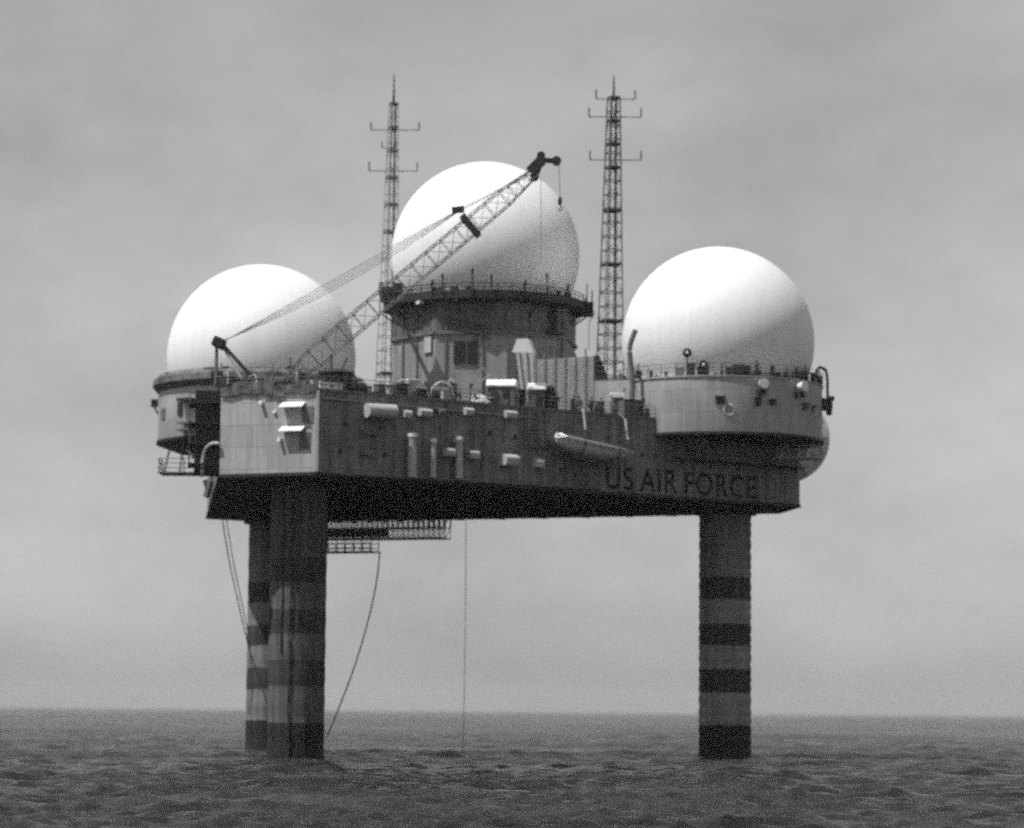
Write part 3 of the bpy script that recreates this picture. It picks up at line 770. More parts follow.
# ------------------------------------------------------------------ antenna masts
def lattice(mb, a, b, wa, wb, nb, r, ex=None, ey=None, four=True, rd=.6, dg_=.8):
    a, b = Vector(a), Vector(b); d = (b - a).normalized()
    if ex is None:
        m = d.to_track_quat('Z', 'Y').to_matrix(); ex, ey = m @ Vector((1, 0, 0)), m @ Vector((0, 1, 0))
    cs = [(-1, -1), (1, -1), (1, 1), (-1, 1)] if four else [(-1, -.58), (1, -.58), (0, 1.15)]
    def pt(k, i):
        t = i / nb; w = (wa + (wb - wa) * t) / 2; return a.lerp(b, t) + ex * cs[k][0] * w + ey * cs[k][1] * w
    m_ = len(cs)
    for k in range(m_):
        mb.tube(pt(k, 0), pt(k, nb), r, n=6)
        for i in range(nb + 1): mb.tube(pt(k, i), pt((k + 1) % m_, i), r * rd, n=5)
        for i in range(nb):
            if (i + k) % 2: mb.tube(pt(k, i), pt((k + 1) % m_, i + 1), r * rd * dg_, n=4)
            else: mb.tube(pt((k + 1) % m_, i), pt(k, i + 1), r * rd * dg_, n=4)
def mast(label, base_px, Y, base_y, top_px, top_y, tip_y, wb, wt, arms, side, dens, sections):
    a = P(base_px, base_y, Y); b = P(top_px, top_y, Y); b = Vector((a.x + (b.x - a.x) * .6, a.y, b.z)) 
    a.z = ZD
    t = thing('antenna_mast', label, 'mast', tuple(a), 0, 'lattice antenna masts')
    ls = MB(); prev = None; ex = Vector((math.cos(R(20)), math.sin(R(20)), 0)); ey = Vector((-ex.y, ex.x, 0))
    lattice(ls, a, b, wb, wt, dens, .075 if side > 0 else .045, ex, ey, rd=.75, dg_=.45)
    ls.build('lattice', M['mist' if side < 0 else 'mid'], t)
    # joint plates where the sections meet
    for s in sections:
        q = a.lerp(b, s); w = wb + (wt - wb) * s
        MB().box(q, (w + .08, w + .08, .22), R(20)).build('joint', M['dark' if side > 0 else 'mid'], t)
    MB().tube(b, Vector((b.x, b.y, zpx(top_px, tip_y, Y))), .13, .05).build('spire', M['dark'], t)
    cb_ = MB(); cb_.tube(a + ex * wb * .2, b + ex * wt * .2, .07); cb_.tube(a + ex * -wb * .15, b - ex * wt * .2, .05); cb_.build('feeder_cable', M['dark'], t)
    for (y_, xl, xr, up) in arms:
        ar = MB(); z = zpx(top_px, y_, Y); xa, xb = P(xl, y_, Y).x, P(xr, y_, Y).x
        for x_ in (xa, xb):
            ar.tube(Vector((b.x, b.y, z)), Vector((x_, Y, z)), .055)
            ar.path(spline([Vector((x_ * .93 + b.x * .07, Y, z)), Vector((x_, Y, z + .15)), Vector((x_, Y, z + up))]), .09)
        ar.tube(Vector((b.x, b.y - 1.6, z)), Vector((b.x, b.y + 1.6, z)), .05)
        ar.build('antenna_arm', M['mid'], t)
    return t
mast('thin lattice antenna mast between the left and middle radomes', 386.5, 292, 386, 396, 104, 74, 2.1, .72,
     [(130, 371, 419, .8), (171, 369, 417, .9), (148, 382, 396, .6)], -1, 26, (.2, .45, .62, .7, .78, .86, .93, 1.0))
mast('stout lattice antenna mast between the middle and right radomes', 609.5, 280, 372, 615.5, 98, 75, 2.25, .95,
     [(99, 596, 635, .9), (117, 589, 641, .9), (160, 590, 641, .9)], 1, 24, (.33, .5, .66, .79, .86, .93, 1.0))
# dark cable boxes on the right-hand mast
# ------------------------------------------------------------------ crane
YC = 258.0
foot = P(283, 384, YC); tip = P(540, 168, YC)
CR = thing('crane', 'lattice boom crane at the left deck corner with its boom raised over the tower', 'crane', (foot.x - 2, foot.y, ZD))
hb = MB()
hb.box(Vector((P(250, 386, YC).x, YC, ZD + 1.05)), (5.0, 3.0, 1.6)).box(Vector((P(231, 386, YC).x, YC, ZD + .9)), (1.6, 3.2, 1.3))
hb.build('machinery_house', M['dark'], CR, bevel=.08)
MB().box(Vector((P(277, 383, YC).x, YC - .9, ZD + 1.35)), (1.6, 1.3, 2.1)).build('cab', M['mid'], CR, bevel=.08)
MB().lathe(Vector((P(256, 386, YC).x, YC, 0)), [(1.7, ZD), (1.7, ZD + .25)], 32).build('turntable', M['mid'], CR)
head = P(219, 343, YC)
for s in (-.8, .8):
    o_ = V2(0, s)
    MB().bar(head + V2(.2, s * .4), P(262, 388, YC) + o_, .34, .30).build('frame_leg', M['dark'], CR)
    MB().bar(head + V2(-.2, s * .4), P(216, 386, YC) + o_, .20).build('frame_post', M['mid'], CR)
    MB().bar(head + V2(.1, s * .4), P(248, 388, YC) + o_, .16).build('frame_brace', M['light'], CR)
MB().box(head, (1.1, 1.6, .9), mat=Matrix.Rotation(R(25), 3, 'Y')).build('frame_head', M['dark'], CR, bevel=.12)
MB().box(P(217, 376, YC), (1.0, 1.4, .8)).build('frame_winch', M['dark'], CR, bevel=.1)
bd = (tip - foot).normalized(); bu = Vector((-bd.z, 0, bd.x)).normalized(); by = Vector((0, 1, 0))
Lb = (tip - foot).length
bm_ = MB()
m1, m2 = foot + bd * (Lb * .12), foot + bd * (Lb * .86)
lattice(bm_, foot, m1, .5, 1.75, 3, .055, bu, by, rd=.6)
lattice(bm_, m1, m2, 1.75, 1.5, 13, .055, bu, by, rd=.6)
lattice(bm_, m2, foot + bd * Lb * .985, 1.5, .7, 4, .055, bu, by, rd=.6)
bm_.build('boom', M['mid'], CR)
MB().box(P(470.5, 226, YC), (.5, 1.9, 2.3), mat=Matrix.Rotation(-math.atan2(bd.z, bd.x), 3, 'Y')).build('boom_splice', M['dark'], CR)
th_ = MB()
th_.bar(P(530, 172, YC), P(542, 160, YC), .9, .9).bar(P(541, 160, YC), P(556, 161, YC), .45, .4).bar(P(534, 178, YC), P(538, 166, YC), .5, .7)
for x_, y_, r_ in ((541, 156, .38), (556.5, 161, .42), (534.5, 177, .38)):
    c = P(x_, y_, YC); th_.tube(c - by * .3, c + by * .3, r_, n=16)
th_.build('boom_head', M['dark'], CR)
bail = P(458, 211, YC)
MB().bar(bail - Vector((.55, 0, -.05)), bail + Vector((.55, 0, .18)), .5, .55).build('bail', M['dark'], CR)
for s in (-.5, -.17, .17, .5):
    MB().path(catenary(head + V2(0, s), bail + V2(0, s * .7) + UP * (s * .3), .45 - .9 * s), .032, 5).build('luffing_cable', M['mid'], CR)
pd = MB()
for s in (-.4, .4): pd.tube(bail + V2(0, s), P(537, 171, YC) + V2(0, s), .028, n=5)
pd.build('pendant', M['dark'], CR)
hk = P(560, 200, YC)
MB().tube(P(559, 162, YC), hk, .03, n=5).tube(P(541, 178, YC), P(541, 262, YC), .025, n=5).build('hoist_cable', M['mid'], CR)
MB().lathe(hk, [(.02, -.5), (.16, -.4), (.2, 0), (.12, .25), (.02, .3)], 10).path(spline([hk - UP * .45, hk + Vector((.18, 0, -.75)), hk + Vector((0, 0, -.98)), hk + Vector((-.2, 0, -.75))]), .05).build('hook', M['dark'], CR)

# ------------------------------------------------------------------ deck gear
def edge_y(px, back=1.5):
    # point on deck, 'back' metres behind the long-face edge, seen at px
    h = hit(px, 414, pA - N1 * back, N1); return Vector((h.x, h.y, ZD))
def edge_f(px, back=1.5):
    h = hit(px, 414, pA - NF * back, NF); return Vector((h.x, h.y, ZD))

def gear(name, label, cat, base, rz, parts, group=None):
    t = thing(name, label, cat, tuple(base), rz, group)
    for (nm, mb, mt, sm) in parts: mb.build(nm, M[mt], t, smooth=sm, local=True)
    return t
# louvred ventilation house by the left radome
p = edge_y(335.5, 2.5)
lv = MB()
for k in range(5): lv.box((0, -.78, .35 + k * .33), (2.5, .12, .10), mat=Matrix.Rotation(R(30), 3, 'X'))
gear('ventilation_house', 'dark louvred ventilation house with a flat cap at the foot of the left radome', 'vent house', p, A37 * .3,
     [('body', MB().box((0, 0, .95), (2.6, 1.4, 1.9)), 'dark', None), ('louvre', lv, 'mid', None),
      ('cap', MB().lathe((0, 0, 1.9), [(1.6, 0), (1.6, .12), (.9, .38), (.1, .5)], 12), 'dark', None),
      ('exhaust_stack', MB().tube((-.5, 0, 2.2), (-.5, 0, 3.6), .18).tube((.4, .1, 2.2), (.9, .1, 3.4), .14), 'mid', None)])
def roofed(label, px, w, h, d, back, wall_, roof_, name='deck_hut', cat='hut', over=.12):
    p_ = edge_y(px, back)
    dm = MB().box((w * .2, -d / 2 - .02, h * .42), (.6, .06, h * .8))
    return gear(name, label, cat, p_, -.12, [('wall', MB().box((0, 0, h / 2), (w, d, h)), wall_, None),
            ('roof', MB().add([(x_, y_, z_) for x_ in (-w / 2 - over, w / 2 + over) for y_, z_ in ((-d / 2 - over, h - .05), (-d / 2 - over, h + .10), (-d / 2 + .55, h + .62), (d / 2 + over, h + .62), (d / 2 + over, h - .05))], [(0, 1, 2, 3, 4), (9, 8, 7, 6, 5), (0, 5, 6, 1), (1, 6, 7, 2), (2, 7, 8, 3), (3, 8, 9, 4), (4, 9, 5, 0)]), roof_, None), ('door', dm, 'glass', None)])
roofed('low dark hut with a bright white roof in front of the middle tower', 502, 2.4, 2.0, 2.2, 1.7, 'mid', 'white')
roofed('small hut with white top right of the white roofed hut', 537, 1.4, 2.0, 1.6, 1.5, 'mid', 'white')
wg = MB().prism([(-.45, -.6), (.4, -.6), (.4, .6), (-.45, .6)], 0, 1.7); wg.add([(-.45, -.6, 1.7), (.4, -.6, 1.7), (.4, .6, 1.7), (-.45, .6, 1.7), (.1, -.6, 2.5), (.1, .6, 2.5)], [(0, 1, 4), (1, 2, 5, 4), (2, 3, 5), (3, 0, 4, 5)])
gear('companionway', 'narrow dark companionway with a peaked top beside the small white topped hut', 'companionway', edge_y(548, 1.4), A37, [('shell', wg, 'dark', None), ('hatch', MB().box((0, -.63, .9), (.5, .06, 1.3)), 'mid', None)])
gear('bollard_post', 'thick dark post standing between the two white topped huts', 'post', edge_y(522, 1.2), 0,
     [('post', MB().tube((0, 0, 0), (0, 0, 1.7), .26, n=14), 'dark', 40), ('cap', MB().lathe((0, 0, 1.7), [(.34, 0), (.34, .12), (.02, .25)], 14), 'dark', None)])
# corrugated screen and low house right of the tower
sc_ = MB(); a = P(533, 380, 271.5); b = P(594, 380, 268); a.z = b.z = ZD; e = (b - a); l_ = e.length; e = e.normalized(); nn = rot(e, -90)
nseg = 96; top = zpx(565, 350.5, 264) ; pts = []
for k in range(nseg + 1): pts.append(a + e * (l_ * k / nseg) + nn * (.14 if (k // 2) % 2 else 0))
vs_ = [];
for p_ in pts: vs_ += [Vector((p_.x, p_.y, ZD)), Vector((p_.x, p_.y, top))]
for p_ in pts: q_ = p_ - nn * .08; vs_ += [Vector((q_.x, q_.y, ZD)), Vector((q_.x, q_.y, top))]
m_ = 2 * (nseg + 1)
fs = [(2 * k, 2 * k + 2, 2 * k + 3, 2 * k + 1) for k in range(nseg)] + [(m_ + 2 * k, m_ + 2 * k + 1, m_ + 2 * k + 3, m_ + 2 * k + 2) for k in range(nseg)] + [(2 * k + 1, 2 * k + 3, m_ + 2 * k + 3, m_ + 2 * k + 1) for k in range(nseg)]
sc_.add(vs_, fs)
SCR = thing('corrugated_screen', 'pale corrugated sheet screen beside the foot of the middle tower', 'screen', (a.x, a.y, ZD))
sc_.build('sheet', M['light'], SCR)
sp_ = MB()
for k in range(6):
    q_ = a + e * (l_ * (k + .3) / 6) + nn * .25; sp_.tube(Vector((q_.x, q_.y, ZD)), Vector((q_.x, q_.y, top + .3 + .4 * (k % 2))), .08)
sp_.build('post', M['mid'], SCR)
# low house
ha = P(586, 380, 270.5); hb_ = P(641, 380, 268.8); ha.z = hb_.z = ZD; hz_ = zpx(610, 376, 266)
LH = thing('deck_house', 'low pale deck house at the foot of the stout mast', 'deck house', ((ha.x + hb_.x) / 2, (ha.y + hb_.y) / 2, ZD))
e2 = (hb_ - ha).normalized(); n2_ = rot(e2, -90); bk_ = -n2_ * 4.5
l2 = (hb_ - ha).length
hv = [ha, hb_ + e2 * .5, hb_ + bk_ + e2 * .5, ha + bk_]; tv = [ha + UP * (hz_ - ZD), hb_ - e2 * .8 + UP * (hz_ - ZD), hb_ + bk_ - e2 * .8 + UP * (hz_ - ZD), ha + bk_ + UP * (hz_ - ZD)]
MB().add(hv + tv, [(0, 1, 5, 4), (1, 2, 6, 5), (2, 3, 7, 6), (3, 0, 4, 7)]).build('wall', M['light'], LH)
MB().add([v + UP * .03 for v in tv] + [v + UP * .15 for v in tv], [(3, 2, 1, 0), (4, 5, 6, 7), (0, 1, 5, 4), (1, 2, 6, 5), (2, 3, 7, 6), (3, 0, 4, 7)]).build('roof', M['mid'], LH)
dd = MB(); 
for s in (.25, .62): dd.box(ha + e2 * l2 * s + n2_ * .05 + UP * 1.1, (.8, .08, 1.9), math.atan2(e2.y, e2.x))
dd.build('door', M['mid'], LH)
# louvre wedge on the low house
p = (ha + bk_ * .35 + e2 * 1.0); p.z = hz_ + .15
wl = MB(); wl.add([(-.65, -.5, 0), (.75, -.5, 0), (.75, .5, 0), (-.65, .5, 0), (-.65, -.5, 2.4), (-.2, -.5, 2.4), (-.2, .5, 2.4), (-.65, .5, 2.4)], [(3, 2, 1, 0), (4, 5, 6, 7), (0, 1, 5, 4), (1, 2, 6, 5), (2, 3, 7, 6), (3, 0, 4, 7)])
sl_ = MB()
for k in range(4): sl_.box((-.2, -.53, .35 + .5 * k), (.7, .06, .08))
gear('air_intake', 'dark wedge shaped air intake with slats on the low deck house roof', 'air intake', p, 0, [('shell', wl, 'dark', None), ('slat', sl_, 'mid', None)])
# tall bent exhaust pipe before the right radome
pts = spline([P(632.5, 377, 268), P(630.5, 362, 268), P(630, 346, 268), P(635.5, 330, 268)]); pts[0].z = 31.3
gear_p = MB().path(pts, .25, 14).build('exhaust_pipe', M['mid'], None, smooth=50); tag(gear_p, 'bent grey exhaust pipe rising before the left edge of the right radome', 'pipe')
# white-fronted box and grey boxes at the deck edge
gear('equipment_box', 'small box with a white lit top below the stout mast', 'box', edge_y(617, 2.2), A37 * .2,
     [('body', MB().box((0, 0, 1.15), (1.0, 1.0, 2.3)), 'mid', None), ('lid', MB().box((0, 0, 2.42), (1.15, 1.15, .22)).box((0, -.56, 2.2), (1.05, .1, .3)), 'white', None), ('bracket', MB().bar((.5, 0, 2.3), (.75, 0, 3.0), .12), 'dark', None)])
gear('storage_locker', 'grey storage locker at the deck edge below the bent exhaust pipe', 'locker', edge_y(629, 1.4), A37, [('body', MB().box((0, 0, .85), (2.0, 1.1, 1.7)), 'mid', None), ('lid', MB().box((.1, 0, 1.78), (2.2, 1.25, .14)), 'dark', None), ('handle', MB().box((0, -.6, 1.2), (.4, .08, .08)), 'dark', None)])
gear('cable_reel', 'cable reel on a stand at the deck edge left of the right round house', 'cable reel', edge_y(644, 1.2), A37,
     [('flange', MB().tube((-.5, 0, .75), (-.4, 0, .75), .7, n=20).tube((.4, 0, .75), (.5, 0, .75), .7, n=20), 'mid', 40), ('cable', MB().tube((-.4, 0, .75), (.4, 0, .75), .45, n=20), 'rope', 40), ('stand', MB().bar((-.6, -.5, 0), (-.6, 0, .8), .1).bar((-.6, .5, 0), (-.6, 0, .8), .1).bar((.6, -.5, 0), (.6, 0, .8), .1).bar((.6, .5, 0), (.6, 0, .8), .1), 'light', None)])
gear('canvas_bundle', 'pale canvas covered bundle against the wall of the right round house', 'bundle', edge_y(660, 1.0), A37,
     [('canvas', MB().lathe((0, 0, 0), [(.8, 0), (.95, .3), (.85, .9), (.5, 1.15), (.02, 1.25)], 14), 'canvas', 60), ('lashing', MB().lathe((0, 0, .5), [(.955, 0), (.98, .04), (.955, .08)], 14, closed=False), 'rope', None)])
gear('davit_post', 'dark headed winch post beside the right round house', 'winch post', edge_y(672.5, .6), A37,
     [('post', MB().tube((0, 0, -.4), (0, 0, 2.1), .09), 'dark', None), ('head', MB().box((0, 0, 2.35), (.9, .7, .9)).box((0, 0, 2.85), (1.3, .9, .1)), 'dark', None)])
# middle clutter left of the white roofed hut
gear('white_crate', 'small white crate below the left wall of the middle tower', 'crate', edge_y(412.5, 2.2), .3, [('body', MB().box((0, 0, .95), (1.0, .9, 1.9)), 'light', None), ('lid', MB().box((0, 0, 1.97), (1.1, 1.0, .14)), 'white', None)])
wn = MB().tube((-1.1, 0, .95), (1.1, 0, .95), .55, n=18)
gear('winch', 'broad dark deck winch with curved guards below the middle tower', 'winch', edge_y(439, 1.5), A37 * .5,
     [('drum', wn, 'mid', 40), ('cheek', MB().tube((-1.25, 0, 1.0), (-1.1, 0, 1.0), .95, n=20).tube((1.1, 0, 1.0), (1.25, 0, 1.0), .95, n=20), 'dark', 40),
      ('motor', MB().box((.2, .9, .7), (1.6, .8, 1.2)), 'dark', None),
      ('guard', MB().path(spline([(-1.1, -.8, .1), (-.9, -.9, 1.2), (0, -.8, 1.8), (.9, -.9, 1.3), (1.1, -.8, .1)]), .12, 8), 'light', 50)])
gw = MB().box((0, 0, 0), (4.6, 1.1, .22), mat=Matrix.Rotation(R(-38), 3, 'Y'))
gr_ = MB()
mm_ = Matrix.Rotation(R(-38), 3, 'Y')
for s in (-.5, .5):
    for k in range(5): gr_.bar(mm_ @ Vector((-2.1 + k * 1.05, s, .1)), mm_ @ Vector((-2.1 + k * 1.05, s, .9)), .06)
    gr_.bar(mm_ @ Vector((-2.1, s, .9)), mm_ @ Vector((2.1, s, .9)), .07)
t = gear('gangway', 'pale gangway stowed at a slant left of the white roofed hut', 'gangway', edge_y(470, 1.7) + UP * .2, .15, [('tread', gw, 'light', None), ('handrail', gr_, 'light', None)])
t.location.z = ZD + 1.55
gear('tarpaulin_heap', 'crumpled pale tarpaulin heap under the slanting gangway', 'tarpaulin', edge_y(479, 1.0), .2,
     [('canvas', MB().lathe((0, 0, 0), [(1.1, 0), (1.2, .25), (.9, .55), (.7, .9), (.25, 1.05), (.02, 1.2)], 11), 'canvas', 60), ('lashing', MB().path(spline([(-1.2, -.3, .1), (-.6, -.55, .85), (.1, -.4, 1.15), (.9, -.5, .6), (1.2, -.3, .05)]), .05), 'rope', None)])
gear('paint_locker', 'pale locker by the lower left corner of the middle tower', 'locker', edge_y(393, 2.0), .3, [('body', MB().box((0, 0, .6), (1.5, 1.0, 1.2)), 'light', None), ('lid', MB().box((0, 0, 1.25), (1.6, 1.1, .1)), 'mid', None)])
gear('white_bench_locker', 'long low white locker at the deck corner under the louvred vent house', 'locker', edge_y(328, .7), A37, [('body', MB().box((0, 0, .4), (2.3, .9, .7)), 'white', None), ('lid', MB().box((0, 0, .80), (2.4, 1.0, .1)), 'white', None), ('latch', MB().box((0, -.5, .5), (.2, .08, .15)), 'dark', None)])
for (lab, px, bk_d, w_, h_, mt) in (
    ('dark oblong machinery box right of the pale locker by the tower', 402, 1.0, 1.2, 1.3, 'dark'),
    ('low dark machinery box between the small white crate and the winch', 421, .9, 1.3, .95, 'dark'),
    ('stout dark machinery box at the far left end of the pale end wall rail', 226, 1.2, 1.3, 1.6, 'dark'),
    ('broad grey machinery box on the rail left of the crane cab', 253, 1.2, 1.9, 1.3, 'mid'),
    ('dark machinery box between the two mushroom vents', 296, 1.1, .8, 1.4, 'dark'),
    ('tall dark machinery box immediately right of the winch', 451, 1.0, .7, 1.7, 'dark'),
    ('squat dark machinery box right of the louvred vent house', 361, 1.2, 1.6, .8, 'dark'),
    ('small grey machinery box left of the pale locker by the tower', 380, 1.4, .9, 1.1, 'mid')):
    gear('machinery_box', lab, 'machinery', edge_y(px, bk_d) if px > 320 else edge_f(px, bk_d), A37 if px > 320 else YAWC, [('casing', MB().box((0, 0, h_ / 2), (w_, .8, h_)), mt, None),
        ('cover', MB().box((0, 0, h_ + .05), (w_ + .1, .9, .1)), 'mid', None), ('pipe', MB().path(spline([(w_ * .3, -.45, .1), (w_ * .3, -.5, h_ * .7), (w_ * .1, -.1, h_ + .4), (-w_ * .3, .2, h_ + .3)]), .06), 'light', 60)])
# left corner clutter
gear('mushroom_vent', 'short mushroom vent right of the crane cab', 'vent', edge_f(290, 1.2), 0, [('stem', MB().tube((0, 0, 0), (0, 0, 1.1), .22, n=12), 'mid', 40), ('cap', MB().lathe((0, 0, 1.05), [(.5, 0), (.52, .12), (.3, .32), (.02, .38)], 16), 'dark', 40)])
gear('mushroom_vent', 'tall mushroom vent farther right of the crane cab', 'vent', edge_f(301, 1.6), 0, [('stem', MB().tube((0, 0, 0), (0, 0, 1.6), .2, n=12), 'mid', 40), ('cap', MB().lathe((0, 0, 1.55), [(.45, 0), (.48, .12), (.3, .32), (.02, .38)], 16), 'dark', 40)])
gear('oil_drum', 'dark oil drum standing at the pale end wall rail near its left end', 'barrel', edge_f(228, .9), 0, [('shell', MB().lathe((0, 0, 0), [(.3, 0), (.3, .3), (.32, .32), (.3, .34), (.3, .6), (.32, .62), (.3, .64), (.3, .9)], 18), 'dark', None), ('lid', MB().lathe((0, 0, .9), [(.28, 0), (.3, .04), (.02, .05)], 18), 'mid', None)])
gear('hose_cabinet', 'dark hose cabinet at the rail below the crane frame', 'cabinet', edge_f(244, .8), YAWC, [('body', MB().box((0, 0, .6), (1.1, .6, 1.2)), 'dark', None), ('door', MB().box((0, -.32, .6), (.9, .06, 1.0)), 'mid', None)])
gear('storage_tank', 'squat dark tank at the rail below the crane cab', 'tank', edge_f(268, .9), YAWC, [('shell', MB().tube((-.8, 0, .65), (.8, 0, .65), .5, n=18), 'dark', 40), ('saddle', MB().box((-.5, 0, .15), (.2, .9, .3)).box((.5, 0, .15), (.2, .9, .3)), 'mid', None), ('filler', MB().tube((.2, 0, 1.1), (.2, 0, 1.4), .1), 'light', None)])
gear('stacked_timber', 'rough dark timber stack at the right end of the pale end wall rail', 'timber', edge_f(308, 1.2), YAWC, [('plank', MB().box((0, 0, .2), (1.8, .9, .3)).box((.1, 0, .5), (1.6, .8, .22), .1).box((-.1, .05, .75), (1.7, .6, .2), -.08), 'mid', None), ('lashing', MB().box((.3, 0, .45), (.08, 1.0, .85)), 'rope', None)])
gear('whip_antenna', 'short stub antenna standing in front of the left radome', 'antenna', edge_f(272, 2.6), 0, [('base', MB().box((0, 0, .3), (.5, .5, .6)), 'dark', None), ('rod', MB().tube((0, 0, .6), (0, 0, 2.9), .1, .06), 'mid', None)])
# white tilted scoop next to the tower
scp = MB(); a1 = [P(512, 352, 264), P(517, 339, 264), P(528, 338.5, 264), P(533.5, 353, 264)]
b1 = [P(524, 384, 264), P(525, 384, 264), P(532, 384, 264), P(535, 384, 264)]
for q_ in b1: q_.z = ZD
back_ = V2(.3, 1.3)
scp.add([a1[0], a1[1], a1[2], a1[3], a1[0] + back_, a1[1] + back_, a1[2] + back_, a1[3] + back_], [(0, 3, 2, 1), (4, 5, 6, 7), (0, 1, 5, 4), (1, 2, 6, 5), (2, 3, 7, 6), (3, 0, 4, 7)])
SCP = thing('ventilation_scoop', 'white ventilation scoop on a pale duct in front of the middle tower', 'vent scoop', tuple(b1[1]))
scp.build('scoop', M['white'], SCP)
MB().add([b1[0], b1[3], b1[3] + back_, b1[0] + back_, a1[0] - UP * .03 + V2(.35, 0), a1[3] - UP * .03, a1[3] + back_ - UP * .03, a1[0] + back_ - UP * .03 + V2(.35, 0)], [(3, 2, 1, 0), (4, 5, 6, 7), (0, 1, 5, 4), (1, 2, 6, 5), (2, 3, 7, 6), (3, 0, 4, 7)]).build('duct', M['canvas'], SCP)
for f_ in (.3, .65):
    MB().tube(b1[0].lerp(b1[3], f_) - V2(0, .05), a1[0].lerp(a1[3], f_ + .05) - V2(0, .05), .06).build('duct_rib', M['mid'], SCP)

# ------------------------------------------------------------------ lifeboat and its davits
bow = face(556, 436, 1.6); stern = face(632, 452, 1.6)
Lh = (stern - bow).length
bz = (bow.z + stern.z) / 2
LB = thing('lifeboat', 'grey lifeboat with a pale bow slung along the shaded hull', 'lifeboat', (bow.x, bow.y, bz + .35), A37)
LB.rotation_euler = (0, R(6.5), A37)
def boat_sections(n, beam, dep, cover=False):
    vs_ = []; m_ = 13
    for i in range(n + 1):
        t = i / n; s = max(math.sin(math.pi * min(max(t, .004), .996)) ** .55, .02); sheer = .22 * (2 * t - 1) ** 2
        for k in range(m_):
            a = math.pi * k / (m_ - 1)
            if cover: yy, zz = math.cos(a) * beam / 2 * s, sheer + math.sin(a) * .34 * s
            else: yy, zz = math.cos(a) * beam / 2 * s, sheer - math.sin(a) ** .75 * dep * (.35 + .65 * s) * (1.12 - .35 * t)
            vs_.append((t * Lh, yy, zz))
    fs_ = [(i * m_ + k, (i + 1) * m_ + k, (i + 1) * m_ + k + 1, i * m_ + k + 1) for i in range(n) for k in range(m_ - 1)]
    fs_ += [tuple(range(m_)), tuple(n * m_ + k for k in range(m_))[::-1]]
    return vs_, fs_
MB().add(*boat_sections(28, 2.5, 1.35)).build('hull', M['boat'], LB, smooth=60, local=True)
MB().add(*boat_sections(28, 2.46, 1.35, True)).build('canvas_cover', M['mid'], LB, smooth=60, local=True)
gn = MB()
for s in (-1, 1):
    gn.path([(t * Lh, s * 1.26 * max(math.sin(math.pi * t), .001) ** .55, .22 * (2 * t - 1) ** 2) for t in np.linspace(.01, .99, 24)], .06)
gn.build('gunwale', M['light'], LB, local=True)
MB().add([(-.06, -.2, -.05), (-.06, .2, -.05), (.7, .8, .15), (.7, -.8, .15), (-.1, 0, .35), (.5, 0, .5)], [(0, 3, 5, 4), (1, 4, 5, 2), (0, 4, 1)]).build('lit_bow_patch', M['white'], LB, local=True)  # white patch painting sunlight onto the bow
for q_ in (.28, .74):
    MB().path([(Lh * q_, 1.22 * math.cos(a_) * 1.02, .12 - 1.30 * (1.12 - .35 * q_) * max(math.sin(a_), 0) ** .75 if math.sin(a_) > .02 else .14) for a_ in np.linspace(0, math.pi, 13)], .05).build('gripe', M['dark'], LB, local=True)
MB().path([(t * Lh, 0, -1.5 * (1.12 - .35 * t) * (.35 + .65 * max(math.sin(math.pi * t), 0) ** .55) - .02) for t in np.linspace(.06, .95, 20)], .07).build('keel', M['mid'], LB, local=True)
gl2 = MB()
for k in range(9):
    t0_, t1_ = .1 + k * .09, .1 + (k + 1) * .09
    gl2.path([(Lh * (t0_ + (t1_ - t0_) * u), -1.3 * math.sin(math.pi * (t0_ + (t1_ - t0_) * u)) ** .55, -.05 - .28 * math.sin(math.pi * u)) for u in (0, .25, .5, .75, 1)], .025, 4)
gl2.build('grab_line', M['rope'], LB, local=True)
MB().path([(Lh * t, 0, .30 + .28 * math.sin(math.pi * t)) for t in np.linspace(.08, .92, 12)], .06).build('cover_ridge', M['mid'], LB, local=True)
for i, (px, py, px2, py2) in enumerate(((578.5, 409, 585.5, 431), (620.5, 420, 628, 441))):
    a, b = face(px, py, .3), face(px2, py2, 1.6)
    t = thing('davit', ('left' if i == 0 else 'right') + ' pale slanting davit arm holding the lifeboat ' + ('near its bow' if i == 0 else 'near its stern'), 'davit', tuple(a), 0, 'lifeboat davits')
    MB().tube(a + N1 * .7, b + UP * .1, .10, n=8).build('arm', M['light'], t, smooth=60)
    MB().tube(Vector((a.x, a.y, ZD + .5)) - N1 * .6, a + N1 * .7, .09, n=8).build('strut', M['mid'], t, smooth=60)
    MB().tube(b + UP * .2, b - UP * .5, .05).build('fall', M['rope'], t)
    MB().box(Vector((a.x, a.y, ZD + .45)) - N1 * .7, (.5, .5, .5)).build('base', M['dark'], t)

# ------------------------------------------------------------------ dish behind the right end
dc = P(784, 437, 292); ax = V2(.10, 1).normalized()
DS = thing('dish_antenna', 'round grey dish antenna half hidden behind the right end of the platform', 'dish antenna', (dc.x, dc.y, dc.z - 4.6))
prof = [(max(.02, 4.62 * k / 16), 1.1 * (k / 16) ** 2) for k in range(17)] + [(4.62, 1.22), (4.5, 1.22)] + [(max(.02, 4.5 * k / 16), 1.1 * (k / 16) ** 2 + .1) for k in range(15, -1, -1)]
mq = ax.to_track_quat('Z', 'Y').to_matrix()
MB().lathe(dc, prof, 64, m=mq, closed=False).build('reflector', M['dish'], DS, smooth=50)
rbk = MB()
for k in range(12):
    q = k * R(30); e = mq @ Vector((math.cos(q), math.sin(q), 0)); rbk.bar(dc - ax * .3, dc + e * 4.4 + ax * .85, .12)
rbk.build('rib', M['mid'], DS)
sup = MB(); anc = V2(pF.x, pF.y)
